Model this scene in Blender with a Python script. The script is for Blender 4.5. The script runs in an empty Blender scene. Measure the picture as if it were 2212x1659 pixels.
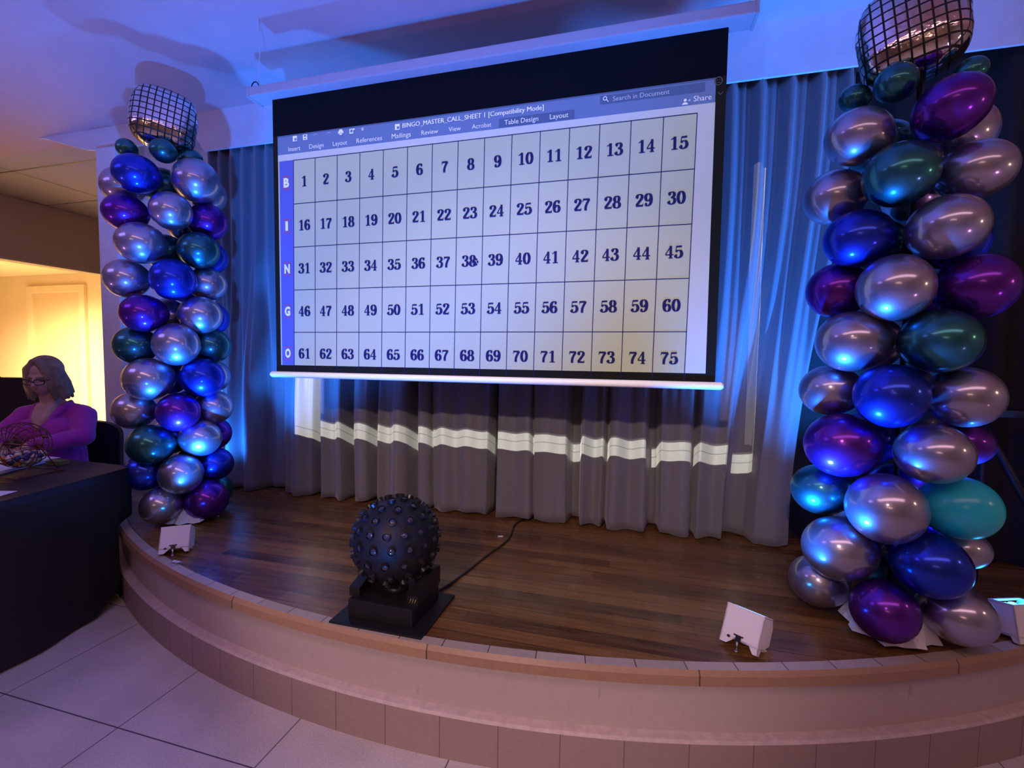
import bpy, bmesh, math, random
from mathutils import Vector, Matrix, Euler
S = bpy.context.scene
C = S.collection
random.seed(7)
PI = math.pi

# ------------------------------------------------------------------ camera
cam_d = bpy.data.cameras.new('camera'); cam = bpy.data.objects.new('camera', cam_d); C.objects.link(cam)
F_PX, PITCH, ROLL, YAW = 1000.0, math.radians(3.295), math.radians(0.7545), math.radians(15.172)
fw = Vector((-math.sin(YAW)*math.cos(PITCH), math.cos(YAW)*math.cos(PITCH), -math.sin(PITCH)))
rt = Vector((math.cos(YAW), math.sin(YAW), 0)); up = rt.cross(fw)
r2 = math.cos(ROLL)*rt + math.sin(ROLL)*up; u2 = -math.sin(ROLL)*rt + math.cos(ROLL)*up
M = Matrix((r2, u2, -fw)).transposed().to_4x4(); M.translation = Vector((0, 0, 1.40))
cam.matrix_world = M
cam_d.sensor_fit = 'HORIZONTAL'; cam_d.sensor_width = 36.0; cam_d.lens = F_PX/2212*36.0
cam_d.clip_start = 0.05; cam_d.clip_end = 60
S.camera = cam

# ------------------------------------------------------------------ world, exposure, lights
w = bpy.data.worlds.new('world'); S.world = w; w.use_nodes = True
w.node_tree.nodes['Background'].inputs[0].default_value = (0.30, 0.22, 0.42, 1)
w.node_tree.nodes['Background'].inputs[1].default_value = 0.02
S.view_settings.view_transform = 'Standard'; S.view_settings.look = 'None'
S.view_settings.gamma = 1.0; S.view_settings.exposure = 0.0; S.view_settings.use_curve_mapping = False

def aim(o, d):
    o.rotation_euler = Vector(d).to_track_quat('-Z', 'Y').to_euler()
def spot(name, loc, d, col, e, ang=120, blend=0.5, rad=0.05):
    l = bpy.data.lights.new(name, 'SPOT'); o = bpy.data.objects.new(name, l); C.objects.link(o)
    l.color = col; l.energy = e; l.spot_size = math.radians(ang); l.spot_blend = blend; l.shadow_soft_size = rad
    o.location = loc; aim(o, d); return o
def area(name, loc, d, col, e, sx, sy):
    l = bpy.data.lights.new(name, 'AREA'); o = bpy.data.objects.new(name, l); C.objects.link(o)
    l.shape = 'RECTANGLE'; l.size = sx; l.size_y = sy; l.color = col; l.energy = e
    o.location = loc; aim(o, d); return o
def point(name, loc, col, e, rad=0.08):
    l = bpy.data.lights.new(name, 'POINT'); o = bpy.data.objects.new(name, l); C.objects.link(o)
    l.color = col; l.energy = e; l.shadow_soft_size = rad; o.location = loc; return o
BLUE = (0.015, 0.19, 1.0)
WASH = [((-2.165, 1.735), (-0.45, 0.75), 'left'), ((0.37, 1.715), (0.50, 0.78), 'right'), ((1.37, 2.07), (-0.75, 0.35), 'far')]
spot('wash_beam_left', (-2.272, 1.822, 0.52), (-0.06, 0.60, 0.95), BLUE, 260, 80, 0.8, 0.045)
spot('wash_beam_right', (0.420, 1.795, 0.52), (0.26, 0.36, 0.95), BLUE, 230, 80, 0.8, 0.045)
spot('wash_beam_far', (1.36, 2.12, 0.54), (-0.36, 0.36, 0.9), BLUE, 460, 80, 0.8, 0.045)
spot('wash_beam_behind', (-2.98, 2.48, 0.46), (0.10, 0.16, 1.0), BLUE, 115, 110, 0.7, 0.045)
spot('wash_beam_floor', (-0.55, 0.10, 0.12), (-0.36, 0.58, 1.0), (0.015, 0.17, 1.0), 760, 80, 0.7, 0.05)
spot('violet_ceiling_fill', (-0.9, 0.25, 0.12), (-0.05, 0.20, 1.0), (1.0, 0.42, 1.0), 75, 62, 0.9, 0.08)  # added fill without a fixture, reddens the ceiling over the stage
spot('low_curtain_fill', (-0.6, -2.4, 3.0), (0.0, 5.0, -2.40), (1.0, 0.70, 0.66), 300, 36, 0.6, 0.06)  # added fill from behind the camera, lifts the lower curtain and boards
for i, (x, y, z) in enumerate([(-1.3, -4.2, 2.75), (-0.9, -4.6, 3.0), (-0.5, -4.2, 2.75), (0.0, -4.3, 2.7)]):
    point('hall_lamp', (x, y, z), (1.0, 0.60, 0.40), 6, 0.05)
area('hall_fill', (0.4, -1.2, 3.18), (0, -0.05, -1), (1.0, 0.60, 0.62), 84, 4.5, 2.0)  # unseen pink fill added for the hall's ambient light
area('hall_fill_violet', (-4.0, 0.4, 3.18), (0, 0.3, -1), (0.40, 0.30, 1.0), 26, 1.6, 1.6)  # unseen violet fill added for the pilaster and the left side
for x in (-4.4, 2.8): spot('hall_bounce_fill', (x, -0.3, 0.25), (0.15 if x < 0 else -0.2, 0.25, 1.0), (1.0, 0.40, 1.0), 45, 110, 0.9, 0.08)  # added spots standing in for mauve bounce onto the ceiling
point('right_lamp', (3.1, 0.9, 1.9), (1.0, 0.66, 0.40), 7, 0.08)
area('side_room_lamp', (-10.6, 4.6, 2.85), (-0.1, 0.25, -1), (1.0, 0.66, 0.33), 520, 2.0, 1.5).data.spread = 2.2

# projector on the hall ceiling: the lamp throws one rectangular frame, brighter outside the page
PJ = Vector((-0.97, -1.35, 3.10))
pj = spot('projector_beam', PJ, (0, 1, 0), (1.0, 0.96, 0.80), 2300, 100, 0.0, 0.002)
pj.rotation_euler = (PI/2, 0, 0)          # local -Z looks along world +Y, local X is world X, local Y is world Z
lt = pj.data; lt.use_nodes = True; nt = lt.node_tree
def mnode(nt, op, a, b=None, c=None):
    n = nt.nodes.new('ShaderNodeMath'); n.operation = op
    for i, v in enumerate((a, b, c)):
        if v is None: continue
        if isinstance(v, (int, float)): n.inputs[i].default_value = v
        else: nt.links.new(v, n.inputs[i])
    return n.outputs[0]
def win(nt, u, lo, hi):
    return mnode(nt, 'MULTIPLY', mnode(nt, 'GREATER_THAN', u, lo), mnode(nt, 'LESS_THAN', u, hi))
tc = nt.nodes.new('ShaderNodeTexCoord'); sp = nt.nodes.new('ShaderNodeSeparateXYZ'); nt.links.new(tc.outputs['Normal'], sp.inputs[0])
az = mnode(nt, 'ABSOLUTE', sp.outputs[2])
gx = mnode(nt, 'DIVIDE', sp.outputs[0], az); gz = mnode(nt, 'DIVIDE', sp.outputs[1], az)
def slope(x, y, z): return (x-PJ.x)/(y-PJ.y), (z-PJ.z)/(y-PJ.y)
GX0 = slope(-2.335, 2.78, 0.8)[0]; GX1 = slope(0.622, 2.80, 0.8)[0]
GZ0 = slope(-0.5, 2.78, 0.805)[1]; GZ1 = slope(0, 2.12, 2.561)[1]
PX0, PZ0 = slope(-1.97, 2.12, 1.262); PX1 = slope(0.36, 2.12, 0)[0]
frame = mnode(nt, 'MULTIPLY', win(nt, gx, GX0, GX1), win(nt, gz, GZ0, GZ1))
page = mnode(nt, 'MULTIPLY', win(nt, gx, PX0, PX1), mnode(nt, 'GREATER_THAN', gz, PZ0))
zl = slope(-0.5, 2.78, 0.865)[1]
line = mnode(nt, 'MULTIPLY', win(nt, gz, zl-0.0006, zl+0.0006), 0.55)
lvl = mnode(nt, 'SUBTRACT', mnode(nt, 'SUBTRACT', 1.0, mnode(nt, 'MULTIPLY', page, 0.87)), line)
em = nt.nodes['Emission']; nt.links.new(mnode(nt, 'MULTIPLY', frame, lvl), em.inputs['Strength'])

# ------------------------------------------------------------------ materials
def new_mat(name):
    m = bpy.data.materials.new(name); m.use_nodes = True
    return m, m.node_tree, m.node_tree.nodes['Principled BSDF']
def mat(name, col, rough=0.6, metal=0.0, var=0.12, scale=40, bump=0.0, bscale=None, coat=0.0, spec=0.5, sheen=0.0):
    m, nt, b = new_mat(name)
    t = nt.nodes.new('ShaderNodeTexCoord'); n = nt.nodes.new('ShaderNodeTexNoise'); n.inputs['Scale'].default_value = scale
    n.inputs['Detail'].default_value = 4
    nt.links.new(t.outputs['Object'], n.inputs['Vector'])
    r = nt.nodes.new('ShaderNodeValToRGB')
    r.color_ramp.elements[0].position = 0.3; r.color_ramp.elements[1].position = 0.7
    r.color_ramp.elements[0].color = (*[c*(1-var) for c in col], 1); r.color_ramp.elements[1].color = (*[min(1, c*(1+var)) for c in col], 1)
    nt.links.new(n.outputs['Fac'], r.inputs[0]); nt.links.new(r.outputs[0], b.inputs['Base Color'])
    b.inputs['Roughness'].default_value = rough; b.inputs['Metallic'].default_value = metal
    b.inputs['Specular IOR Level'].default_value = spec
    if coat: b.inputs['Coat Weight'].default_value = coat
    if sheen: b.inputs['Sheen Weight'].default_value = sheen
    if bump:
        n2 = nt.nodes.new('ShaderNodeTexNoise'); n2.inputs['Scale'].default_value = bscale or scale*3
        nt.links.new(t.outputs['Object'], n2.inputs['Vector'])
        bp = nt.nodes.new('ShaderNodeBump'); bp.inputs['Strength'].default_value = bump; bp.inputs['Distance'].default_value = 0.01
        nt.links.new(n2.outputs['Fac'], bp.inputs['Height']); nt.links.new(bp.outputs[0], b.inputs['Normal'])
    return m
def emat(name, col, strength, base=(0.1, 0.1, 0.1)):
    m, nt, b = new_mat(name)
    t = nt.nodes.new('ShaderNodeTexCoord'); n = nt.nodes.new('ShaderNodeTexNoise'); n.inputs['Scale'].default_value = 3
    nt.links.new(t.outputs['Object'], n.inputs['Vector'])
    b.inputs['Base Color'].default_value = (*base, 1); b.inputs['Emission Color'].default_value = (*col, 1)
    nt.links.new(mnode(nt, 'MULTIPLY_ADD', n.outputs['Fac'], strength*0.1, strength*0.95), b.inputs['Emission Strength'])
    return m

def wood_floor():
    m, nt, b = new_mat('stage_boards')
    t = nt.nodes.new('ShaderNodeTexCoord'); s = nt.nodes.new('ShaderNodeSeparateXYZ'); nt.links.new(t.outputs['Object'], s.inputs[0])
    row = mnode(nt, 'FLOOR', mnode(nt, 'DIVIDE', s.outputs[1], 0.07))
    wn = nt.nodes.new('ShaderNodeTexWhiteNoise'); wn.noise_dimensions = '1D'; nt.links.new(row, wn.inputs['W'])
    xs = mnode(nt, 'ADD', s.outputs[0], mnode(nt, 'MULTIPLY', wn.outputs['Value'], 7.0))
    col_i = mnode(nt, 'FLOOR', mnode(nt, 'DIVIDE', xs, 1.1))
    wn2 = nt.nodes.new('ShaderNodeTexWhiteNoise'); wn2.noise_dimensions = '2D'
    cv = nt.nodes.new('ShaderNodeCombineXYZ'); nt.links.new(row, cv.inputs[0]); nt.links.new(col_i, cv.inputs[1]); nt.links.new(cv.outputs[0], wn2.inputs['Vector'])
    mp = nt.nodes.new('ShaderNodeMapping'); mp.inputs['Scale'].default_value = (1.6, 22, 1)
    nt.links.new(t.outputs['Object'], mp.inputs['Vector'])
    n = nt.nodes.new('ShaderNodeTexNoise'); n.inputs['Scale'].default_value = 2.2; n.inputs['Detail'].default_value = 6; n.inputs['Distortion'].default_value = 0.6
    nt.links.new(mp.outputs[0], n.inputs['Vector'])
    v = mnode(nt, 'MULTIPLY_ADD', wn2.outputs['Value'], 0.35, mnode(nt, 'MULTIPLY', n.outputs['Fac'], 0.75))
    r = nt.nodes.new('ShaderNodeValToRGB'); e = r.color_ramp.elements
    e[0].position = 0.22; e[0].color = (0.045, 0.014, 0.004, 1); e[1].position = 0.85; e[1].color = (0.30, 0.145, 0.036, 1)
    k = e.new(0.5); k.color = (0.145, 0.064, 0.016, 1)
    nt.links.new(v, r.inputs[0])
    fr = mnode(nt, 'FRACT', mnode(nt, 'DIVIDE', s.outputs[1], 0.07)); seam = mnode(nt, 'LESS_THAN', fr, 0.035)
    mx = nt.nodes.new('ShaderNodeMix'); mx.data_type = 'RGBA'; nt.links.new(seam, mx.inputs[0]); nt.links.new(r.outputs[0], mx.inputs[6]); mx.inputs[7].default_value = (0.02, 0.007, 0.003, 1)
    nt.links.new(mx.outputs[2], b.inputs['Base Color'])
    n3 = nt.nodes.new('ShaderNodeTexNoise'); n3.inputs['Scale'].default_value = 9; nt.links.new(t.outputs['Object'], n3.inputs['Vector'])
    nt.links.new(mnode(nt, 'MULTIPLY_ADD', n3.outputs['Fac'], 0.22, 0.16), b.inputs['Roughness'])
    bp = nt.nodes.new('ShaderNodeBump'); bp.inputs['Strength'].default_value = 0.12; bp.inputs['Distance'].default_value = 0.01
    nt.links.new(n.outputs['Fac'], bp.inputs['Height']); nt.links.new(bp.outputs[0], b.inputs['Normal'])
    return m
def tile_floor():
    m, nt, b = new_mat('hall_tiles')
    t = nt.nodes.new('ShaderNodeTexCoord'); s = nt.nodes.new('ShaderNodeSeparateXYZ'); nt.links.new(t.outputs['Object'], s.inputs[0])
    a = mnode(nt, 'FRACT', mnode(nt, 'DIVIDE', mnode(nt, 'ADD', s.outputs[0], 1.838+6.2), 0.62))
    c = mnode(nt, 'FRACT', mnode(nt, 'DIVIDE', mnode(nt, 'ADD', s.outputs[1], 6.2-1.21), 0.62))
    seam = mnode(nt, 'MAXIMUM', mnode(nt, 'LESS_THAN', a, 0.007), mnode(nt, 'LESS_THAN', c, 0.008))
    n = nt.nodes.new('ShaderNodeTexNoise'); n.inputs['Scale'].default_value = 150; nt.links.new(t.outputs['Object'], n.inputs['Vector'])
    n2 = nt.nodes.new('ShaderNodeTexNoise'); n2.inputs['Scale'].default_value = 4; n2.inputs['Detail'].default_value = 6; nt.links.new(t.outputs['Object'], n2.inputs['Vector'])
    v = mnode(nt, 'MULTIPLY_ADD', n.outputs['Fac'], 0.5, mnode(nt, 'MULTIPLY', n2.outputs['Fac'], 0.5))
    r = nt.nodes.new('ShaderNodeValToRGB'); e = r.color_ramp.elements
    e[0].position = 0.3; e[0].color = (0.50, 0.46, 0.42, 1); e[1].position = 0.7; e[1].color = (0.78, 0.72, 0.66, 1)
    nt.links.new(v, r.inputs[0])
    mx = nt.nodes.new('ShaderNodeMix'); mx.data_type = 'RGBA'; nt.links.new(seam, mx.inputs[0]); nt.links.new(r.outputs[0], mx.inputs[6]); mx.inputs[7].default_value = (0.10, 0.085, 0.09, 1)
    nt.links.new(mx.outputs[2], b.inputs['Base Color']); b.inputs['Roughness'].default_value = 0.42
    return m
def arc_mat(name, col, cx, cy, step, seamcol, rough, width=0.02, var=0.15, per_piece=0.25):
    m, nt, b = new_mat(name)
    t = nt.nodes.new('ShaderNodeTexCoord'); s = nt.nodes.new('ShaderNodeSeparateXYZ'); nt.links.new(t.outputs['Object'], s.inputs[0])
    ang = mnode(nt, 'ARCTAN2', mnode(nt, 'SUBTRACT', s.outputs[1], cy), mnode(nt, 'SUBTRACT', s.outputs[0], cx))
    q = mnode(nt, 'DIVIDE', mnode(nt, 'ADD', ang, 7.0), step)
    seam = mnode(nt, 'LESS_THAN', mnode(nt, 'FRACT', q), width)
    wn = nt.nodes.new('ShaderNodeTexWhiteNoise'); wn.noise_dimensions = '1D'; nt.links.new(mnode(nt, 'FLOOR', q), wn.inputs['W'])
    n = nt.nodes.new('ShaderNodeTexNoise'); n.inputs['Scale'].default_value = 60; n.inputs['Detail'].default_value = 5; nt.links.new(t.outputs['Object'], n.inputs['Vector'])
    v = mnode(nt, 'ADD', mnode(nt, 'MULTIPLY_ADD', n.outputs['Fac'], 2*var, 1-var-per_piece/2), mnode(nt, 'MULTIPLY', wn.outputs['Value'], per_piece))
    mx = nt.nodes.new('ShaderNodeMix'); mx.data_type = 'RGBA'; mx.blend_type = 'MULTIPLY'; mx.inputs[0].default_value = 1
    mx.inputs[6].default_value = (*col, 1)
    cb = nt.nodes.new('ShaderNodeCombineColor'); [nt.links.new(v, cb.inputs[i]) for i in range(3)]
    nt.links.new(cb.outputs[0], mx.inputs[7])
    if name == 'stage_riser_paint':
        mp = nt.nodes.new('ShaderNodeMapping'); mp.inputs['Scale'].default_value = (9, 9, 3.2); mp.inputs['Rotation'].default_value = (0, 0.3, 0); nt.links.new(t.outputs['Object'], mp.inputs['Vector'])
        ns = nt.nodes.new('ShaderNodeTexNoise'); ns.inputs['Scale'].default_value = 2.2; ns.inputs['Detail'].default_value = 5; nt.links.new(mp.outputs[0], ns.inputs['Vector'])
        sm = nt.nodes.new('ShaderNodeMapRange'); sm.inputs[1].default_value = 0.66; sm.inputs[2].default_value = 0.74; sm.inputs[3].default_value = 1.0; sm.inputs[4].default_value = 0.72; nt.links.new(ns.outputs['Fac'], sm.inputs[0])
        v2 = mnode(nt, 'MULTIPLY', v, sm.outputs[0]); [nt.links.new(v2, cb.inputs[i]) for i in range(3)]
    m2 = nt.nodes.new('ShaderNodeMix'); m2.data_type = 'RGBA'; nt.links.new(seam, m2.inputs[0]); nt.links.new(mx.outputs[2], m2.inputs[6]); m2.inputs[7].default_value = (*seamcol, 1)
    nt.links.new(m2.outputs[2], b.inputs['Base Color']); b.inputs['Roughness'].default_value = rough
    return m
def foil_mat():
    m, nt, b = new_mat('mirror_foil')
    t = nt.nodes.new('ShaderNodeTexCoord'); s = nt.nodes.new('ShaderNodeSeparateXYZ'); nt.links.new(t.outputs['Object'], s.inputs[0])
    g = nt.nodes.new('ShaderNodeNewGeometry'); tr = nt.nodes.new('ShaderNodeVectorTransform'); tr.vector_type = 'NORMAL'; tr.convert_from = 'WORLD'; tr.convert_to = 'OBJECT'
    nt.links.new(g.outputs['Normal'], tr.inputs[0]); sn = nt.nodes.new('ShaderNodeSeparateXYZ'); nt.links.new(tr.outputs[0], sn.inputs[0])
    N = 1/0.0315
    def ln(ch, k):
        l = mnode(nt, 'LESS_THAN', mnode(nt, 'FRACT', mnode(nt, 'MULTIPLY_ADD', s.outputs[ch], N, 100.4)), 0.19)
        ok = mnode(nt, 'LESS_THAN', mnode(nt, 'ABSOLUTE', sn.outputs[ch]), k)
        return mnode(nt, 'MULTIPLY', l, ok)
    mask = mnode(nt, 'MAXIMUM', mnode(nt, 'MAXIMUM', ln(0, 0.93), ln(2, 0.93)), ln(1, 0.55))
    b.inputs['Base Color'].default_value = (0.80, 0.76, 0.78, 1)
    mx = nt.nodes.new('ShaderNodeMix'); mx.data_type = 'RGBA'; nt.links.new(mask, mx.inputs[0]); mx.inputs[6].default_value = (0.82, 0.78, 0.80, 1); mx.inputs[7].default_value = (0.006, 0.006, 0.008, 1)
    nt.links.new(mx.outputs[2], b.inputs['Base Color'])
    nt.links.new(mnode(nt, 'SUBTRACT', 1.0, mask), b.inputs['Metallic'])
    nt.links.new(mnode(nt, 'MULTIPLY_ADD', mask, 0.4, 0.10), b.inputs['Roughness'])
    n = nt.nodes.new('ShaderNodeTexNoise'); n.inputs['Scale'].default_value = 38; nt.links.new(t.outputs['Object'], n.inputs['Vector'])
    bp = nt.nodes.new('ShaderNodeBump'); bp.inputs['Strength'].default_value = 0.35; bp.inputs['Distance'].default_value = 0.006
    nt.links.new(n.outputs['Fac'], bp.inputs['Height']); nt.links.new(bp.outputs[0], b.inputs['Normal'])
    return m

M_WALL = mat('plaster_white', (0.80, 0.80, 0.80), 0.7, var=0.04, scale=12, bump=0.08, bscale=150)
M_CEIL = mat('ceiling_plaster', (0.60, 0.43, 0.43), 0.85, var=0.03, scale=9, bump=0.08, bscale=120)  # mauve ambient light is put into this pink, the plaster itself is unknown
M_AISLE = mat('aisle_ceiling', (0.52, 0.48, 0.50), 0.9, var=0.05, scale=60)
M_BEAM = mat('tan_wall_paint', (0.66, 0.54, 0.43), 0.85, var=0.06, scale=50)
M_CREAM = mat('cream_wall_paint', (0.74, 0.62, 0.42), 0.7, var=0.03, scale=20)
M_DOOR = mat('cream_door', (0.70, 0.56, 0.36), 0.5, var=0.03, scale=10)
M_WOOD = wood_floor(); M_TILE = tile_floor()
SC = (-0.82, 5.78)
M_NOSE = arc_mat('worn_nosing', (0.46, 0.38, 0.28), *SC, 0.038, (0.05, 0.03, 0.02), 0.5, 0.02)
M_NOSE2 = arc_mat('nosing_front', (0.42, 0.25, 0.15), *SC, 0.21, (0.12, 0.07, 0.04), 0.45, 0.006)
M_RISER = arc_mat('stage_riser_paint', (0.56, 0.455, 0.44), *SC, 9.0, (0.4, 0.3, 0.3), 0.7, 0.0, 0.08, 0.0)
M_BASE = arc_mat('tile_base', (0.40, 0.29, 0.27), *SC, 0.048, (0.20, 0.13, 0.13), 0.6, 0.016, 0.12, 0.05)
M_LEDGE = mat('base_ledge', (0.62, 0.50, 0.47), 0.6)
M_CURT = mat('grey_satin', (0.20, 0.20, 0.21), 0.42, var=0.10, scale=300, sheen=0.3)
M_BLACKC = mat('black_drape', (0.007, 0.0065, 0.007), 0.8, var=0.3, scale=30)
M_BLK = mat('black_plastic', (0.012, 0.012, 0.014), 0.35, var=0.15)
M_BLKM = mat('black_metal', (0.015, 0.015, 0.017), 0.45, var=0.2, metal=0.3)
M_CLOTH = mat('black_tablecloth', (0.010, 0.011, 0.015), 0.55, var=0.2, scale=200, bump=0.1)
M_WHITE = mat('white_plastic', (0.88, 0.84, 0.86), 0.45, var=0.02)
M_PAPER = mat('white_paper', (0.80, 0.79, 0.82), 0.7, var=0.02)
M_STEEL = mat('steel', (0.5, 0.5, 0.52), 0.3, metal=1.0, var=0.05)
M_BALL = {'B': mat('blue_chrome', (0.035, 0.07, 0.62), 0.23, 0.95, 0.03),
          'S': mat('silver_chrome', (0.47, 0.45, 0.58), 0.24, 0.95, 0.03),
          'P': mat('purple_chrome', (0.17, 0.035, 0.40), 0.23, 0.95, 0.03),
          'G': mat('green_chrome', (0.05, 0.22, 0.24), 0.25, 0.95, 0.03),
          'A': mat('aqua_latex', (0.02, 0.62, 0.74), 0.22, 0.0, 0.03)}
for _k in 'BSPG':                    # satin haze around a sharper reflection
    _nt = M_BALL[_k].node_tree; _b = _nt.nodes['Principled BSDF']; _out = _nt.nodes['Material Output']
    _b2 = _nt.nodes.new('ShaderNodeBsdfPrincipled'); _nt.links.new(_b.inputs['Base Color'].links[0].from_socket, _b2.inputs['Base Color'])
    _b2.inputs['Metallic'].default_value = 1.0; _b2.inputs['Roughness'].default_value = 0.46; _b.inputs['Roughness'].default_value = 0.15
    _mx = _nt.nodes.new('ShaderNodeMixShader'); _mx.inputs[0].default_value = 0.5
    _nt.links.new(_b.outputs[0], _mx.inputs[1]); _nt.links.new(_b2.outputs[0], _mx.inputs[2]); _nt.links.new(_mx.outputs[0], _out.inputs['Surface'])
M_FOIL = foil_mat()

# ------------------------------------------------------------------ mesh helpers
def link(name, bm, m, parent=None, smooth=False, loc=None):
    me = bpy.data.meshes.new(name); bm.normal_update(); bm.to_mesh(me); bm.free()
    for x in (m if isinstance(m, (list, tuple)) else [m]): me.materials.append(x)
    if smooth: me.polygons.foreach_set('use_smooth', [True]*len(me.polygons))
    o = bpy.data.objects.new(name, me); C.objects.link(o)
    if parent: o.parent = parent
    if loc: o.location = loc
    return o
def tag(o, label, cat, group=None, kind=None):
    if label: o['label'] = label
    if cat: o['category'] = cat
    if group: o['group'] = group
    if kind: o['kind'] = kind
    return o
def empty(name, loc=(0, 0, 0), rz=0.0):
    o = bpy.data.objects.new(name, None); C.objects.link(o); o.location = loc; o.rotation_euler = (0, 0, rz); o.empty_display_size = 0.05; return o
def struct(name, bm, m, label=None, parent=None, smooth=False):
    o = link(name, bm, m, parent, smooth)
    if not parent:
        o['kind'] = 'structure'
        if label: o['label'] = label; o['category'] = name.split('_')[0]
    return o
def box(bm, lo, hi, mi=0, bev=0.0, mtx=None):
    v = [bm.verts.new((x, y, z)) for x in (lo[0], hi[0]) for y in (lo[1], hi[1]) for z in (lo[2], hi[2])]
    fs = []
    for q in ((0, 1, 3, 2), (4, 6, 7, 5), (0, 4, 5, 1), (2, 3, 7, 6), (0, 2, 6, 4), (1, 5, 7, 3)):
        f = bm.faces.new([v[i] for i in q]); f.material_index = mi; fs.append(f)
    if bev:
        r = bmesh.ops.bevel(bm, geom=list({e for f in fs for e in f.edges}), offset=bev, segments=2, profile=0.7, affect='EDGES')
        vs = list({x for f in r['faces'] for x in f.verts} | {x for x in v if x.is_valid})
        for f in r['faces']: f.material_index = mi
    else: vs = v
    if mtx: bmesh.ops.transform(bm, matrix=mtx, verts=[x for x in vs if x.is_valid])
    return vs
def prism(bm, pts, d, mi=0):
    """pts: planar loop of Vectors; extruded by vector d"""
    a = [bm.verts.new(p) for p in pts]; b = [bm.verts.new(Vector(p)+Vector(d)) for p in pts]; n = len(a)
    fs = [bm.faces.new(a), bm.faces.new(b[::-1])]
    for i in range(n): fs.append(bm.faces.new((a[i], b[i], b[(i+1) % n], a[(i+1) % n])))
    for f in fs: f.material_index = mi
    bmesh.ops.recalc_face_normals(bm, faces=fs)
    return a+b
def tube(bm, pts, r, seg=8, cap=True, closed=False, mi=0):
    pts = [Vector(p) for p in pts]; n = len(pts); rs = r if isinstance(r, (list, tuple)) else [r]*n
    rings = []; prev = None
    for i, p in enumerate(pts):
        if closed: t = (pts[(i+1) % n]-pts[i-1])
        else: t = pts[min(i+1, n-1)]-pts[max(i-1, 0)]
        t.normalize()
        if prev is None:
            a = Vector((0, 0, 1)) if abs(t.z) < 0.9 else Vector((1, 0, 0)); x = t.cross(a).normalized()
        else: x = (prev-t*prev.dot(t)).normalized()
        prev = x; y = t.cross(x)
        rings.append([bm.verts.new(p+rs[i]*(math.cos(2*PI*k/seg)*x+math.sin(2*PI*k/seg)*y)) for k in range(seg)])
    m = n if closed else n-1
    for i in range(m):
        a, b = rings[i], rings[(i+1) % n]
        for k in range(seg):
            f = bm.faces.new((a[k], a[(k+1) % seg], b[(k+1) % seg], b[k])); f.smooth = True; f.material_index = mi
    if cap and not closed:
        for q in (rings[0][::-1], rings[-1]):
            f = bm.faces.new(q); f.material_index = mi
def sphere(bm, c, r, seg=24, ring=16, mi=0, mtx=None):
    r = r if isinstance(r, (tuple, list)) else (r, r, r)
    x = Matrix.Translation(c) @ (mtx or Matrix.Identity(4)) @ Matrix.Diagonal((*r, 1))
    g = bmesh.ops.create_uvsphere(bm, u_segments=seg, v_segments=ring, radius=1, matrix=x)
    fs = {f for v in g['verts'] for f in v.link_faces}
    for f in fs: f.smooth = True; f.material_index = mi
def quad(bm, pts, mi=0):
    f = bm.faces.new([bm.verts.new(p) for p in pts]); f.material_index = mi; return f
def lathe(bm, prof, seg=24, mtx=None, mi=0, cap=True):
    rings = []
    for r, z in prof:
        rings.append([bm.verts.new((r*math.cos(2*PI*k/seg), r*math.sin(2*PI*k/seg), z)) for k in range(seg)])
    for a, b in zip(rings, rings[1:]):
        for k in range(seg):
            f = bm.faces.new((a[k], a[(k+1) % seg], b[(k+1) % seg], b[k])); f.smooth = True; f.material_index = mi
    if cap:
        for q in (rings[0][::-1], rings[-1]):
            f = bm.faces.new(q); f.material_index = mi
    if mtx: bmesh.ops.transform(bm, matrix=mtx, verts=[v for q in rings for v in q])

ZS = 0.39           # stage height
ZC = 3.165           # ceiling height
YW = 2.94           # wall behind the curtain
# ------------------------------------------------------------------ the room
bm = bmesh.new(); quad(bm, [(-16, -7.5, 0), (5, -7.5, 0), (5, 9, 0), (-16, 9, 0)]); struct('floor', bm, M_TILE, 'pale square floor tiles in front of the stage')
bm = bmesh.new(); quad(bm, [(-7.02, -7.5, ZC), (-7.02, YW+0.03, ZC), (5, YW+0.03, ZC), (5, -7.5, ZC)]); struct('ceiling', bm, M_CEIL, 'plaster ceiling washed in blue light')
# lower-lit aisle ceiling behind the wall end, with dark grid lines
bm = bmesh.new(); quad(bm, [(-7.02, YW, ZC+0.004), (-7.02, 7.2, ZC+0.004), (-3.5, 7.2, ZC+0.004), (-3.5, YW, ZC+0.004)])
for (p, q, wd) in (((-7.02, 3.215), (-4.0, 3.215), 0.010), ((-7.02, 4.05), (-4.0, 4.05), 0.006), ((-6.0, YW), (-6.0, 7.0), 0.004)):
    d = Vector((q[0]-p[0], q[1]-p[1], 0)).normalized(); nrm = Vector((-d.y, d.x, 0))*wd
    a, b = Vector((*p, ZC+0.0025)), Vector((*q, ZC+0.0025))
    quad(bm, [a-nrm, a+nrm, b+nrm, b-nrm], 1)
struct('ceiling_aisle', bm, [M_AISLE, M_BLKM], 'tan ceiling of the side aisle')
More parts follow.
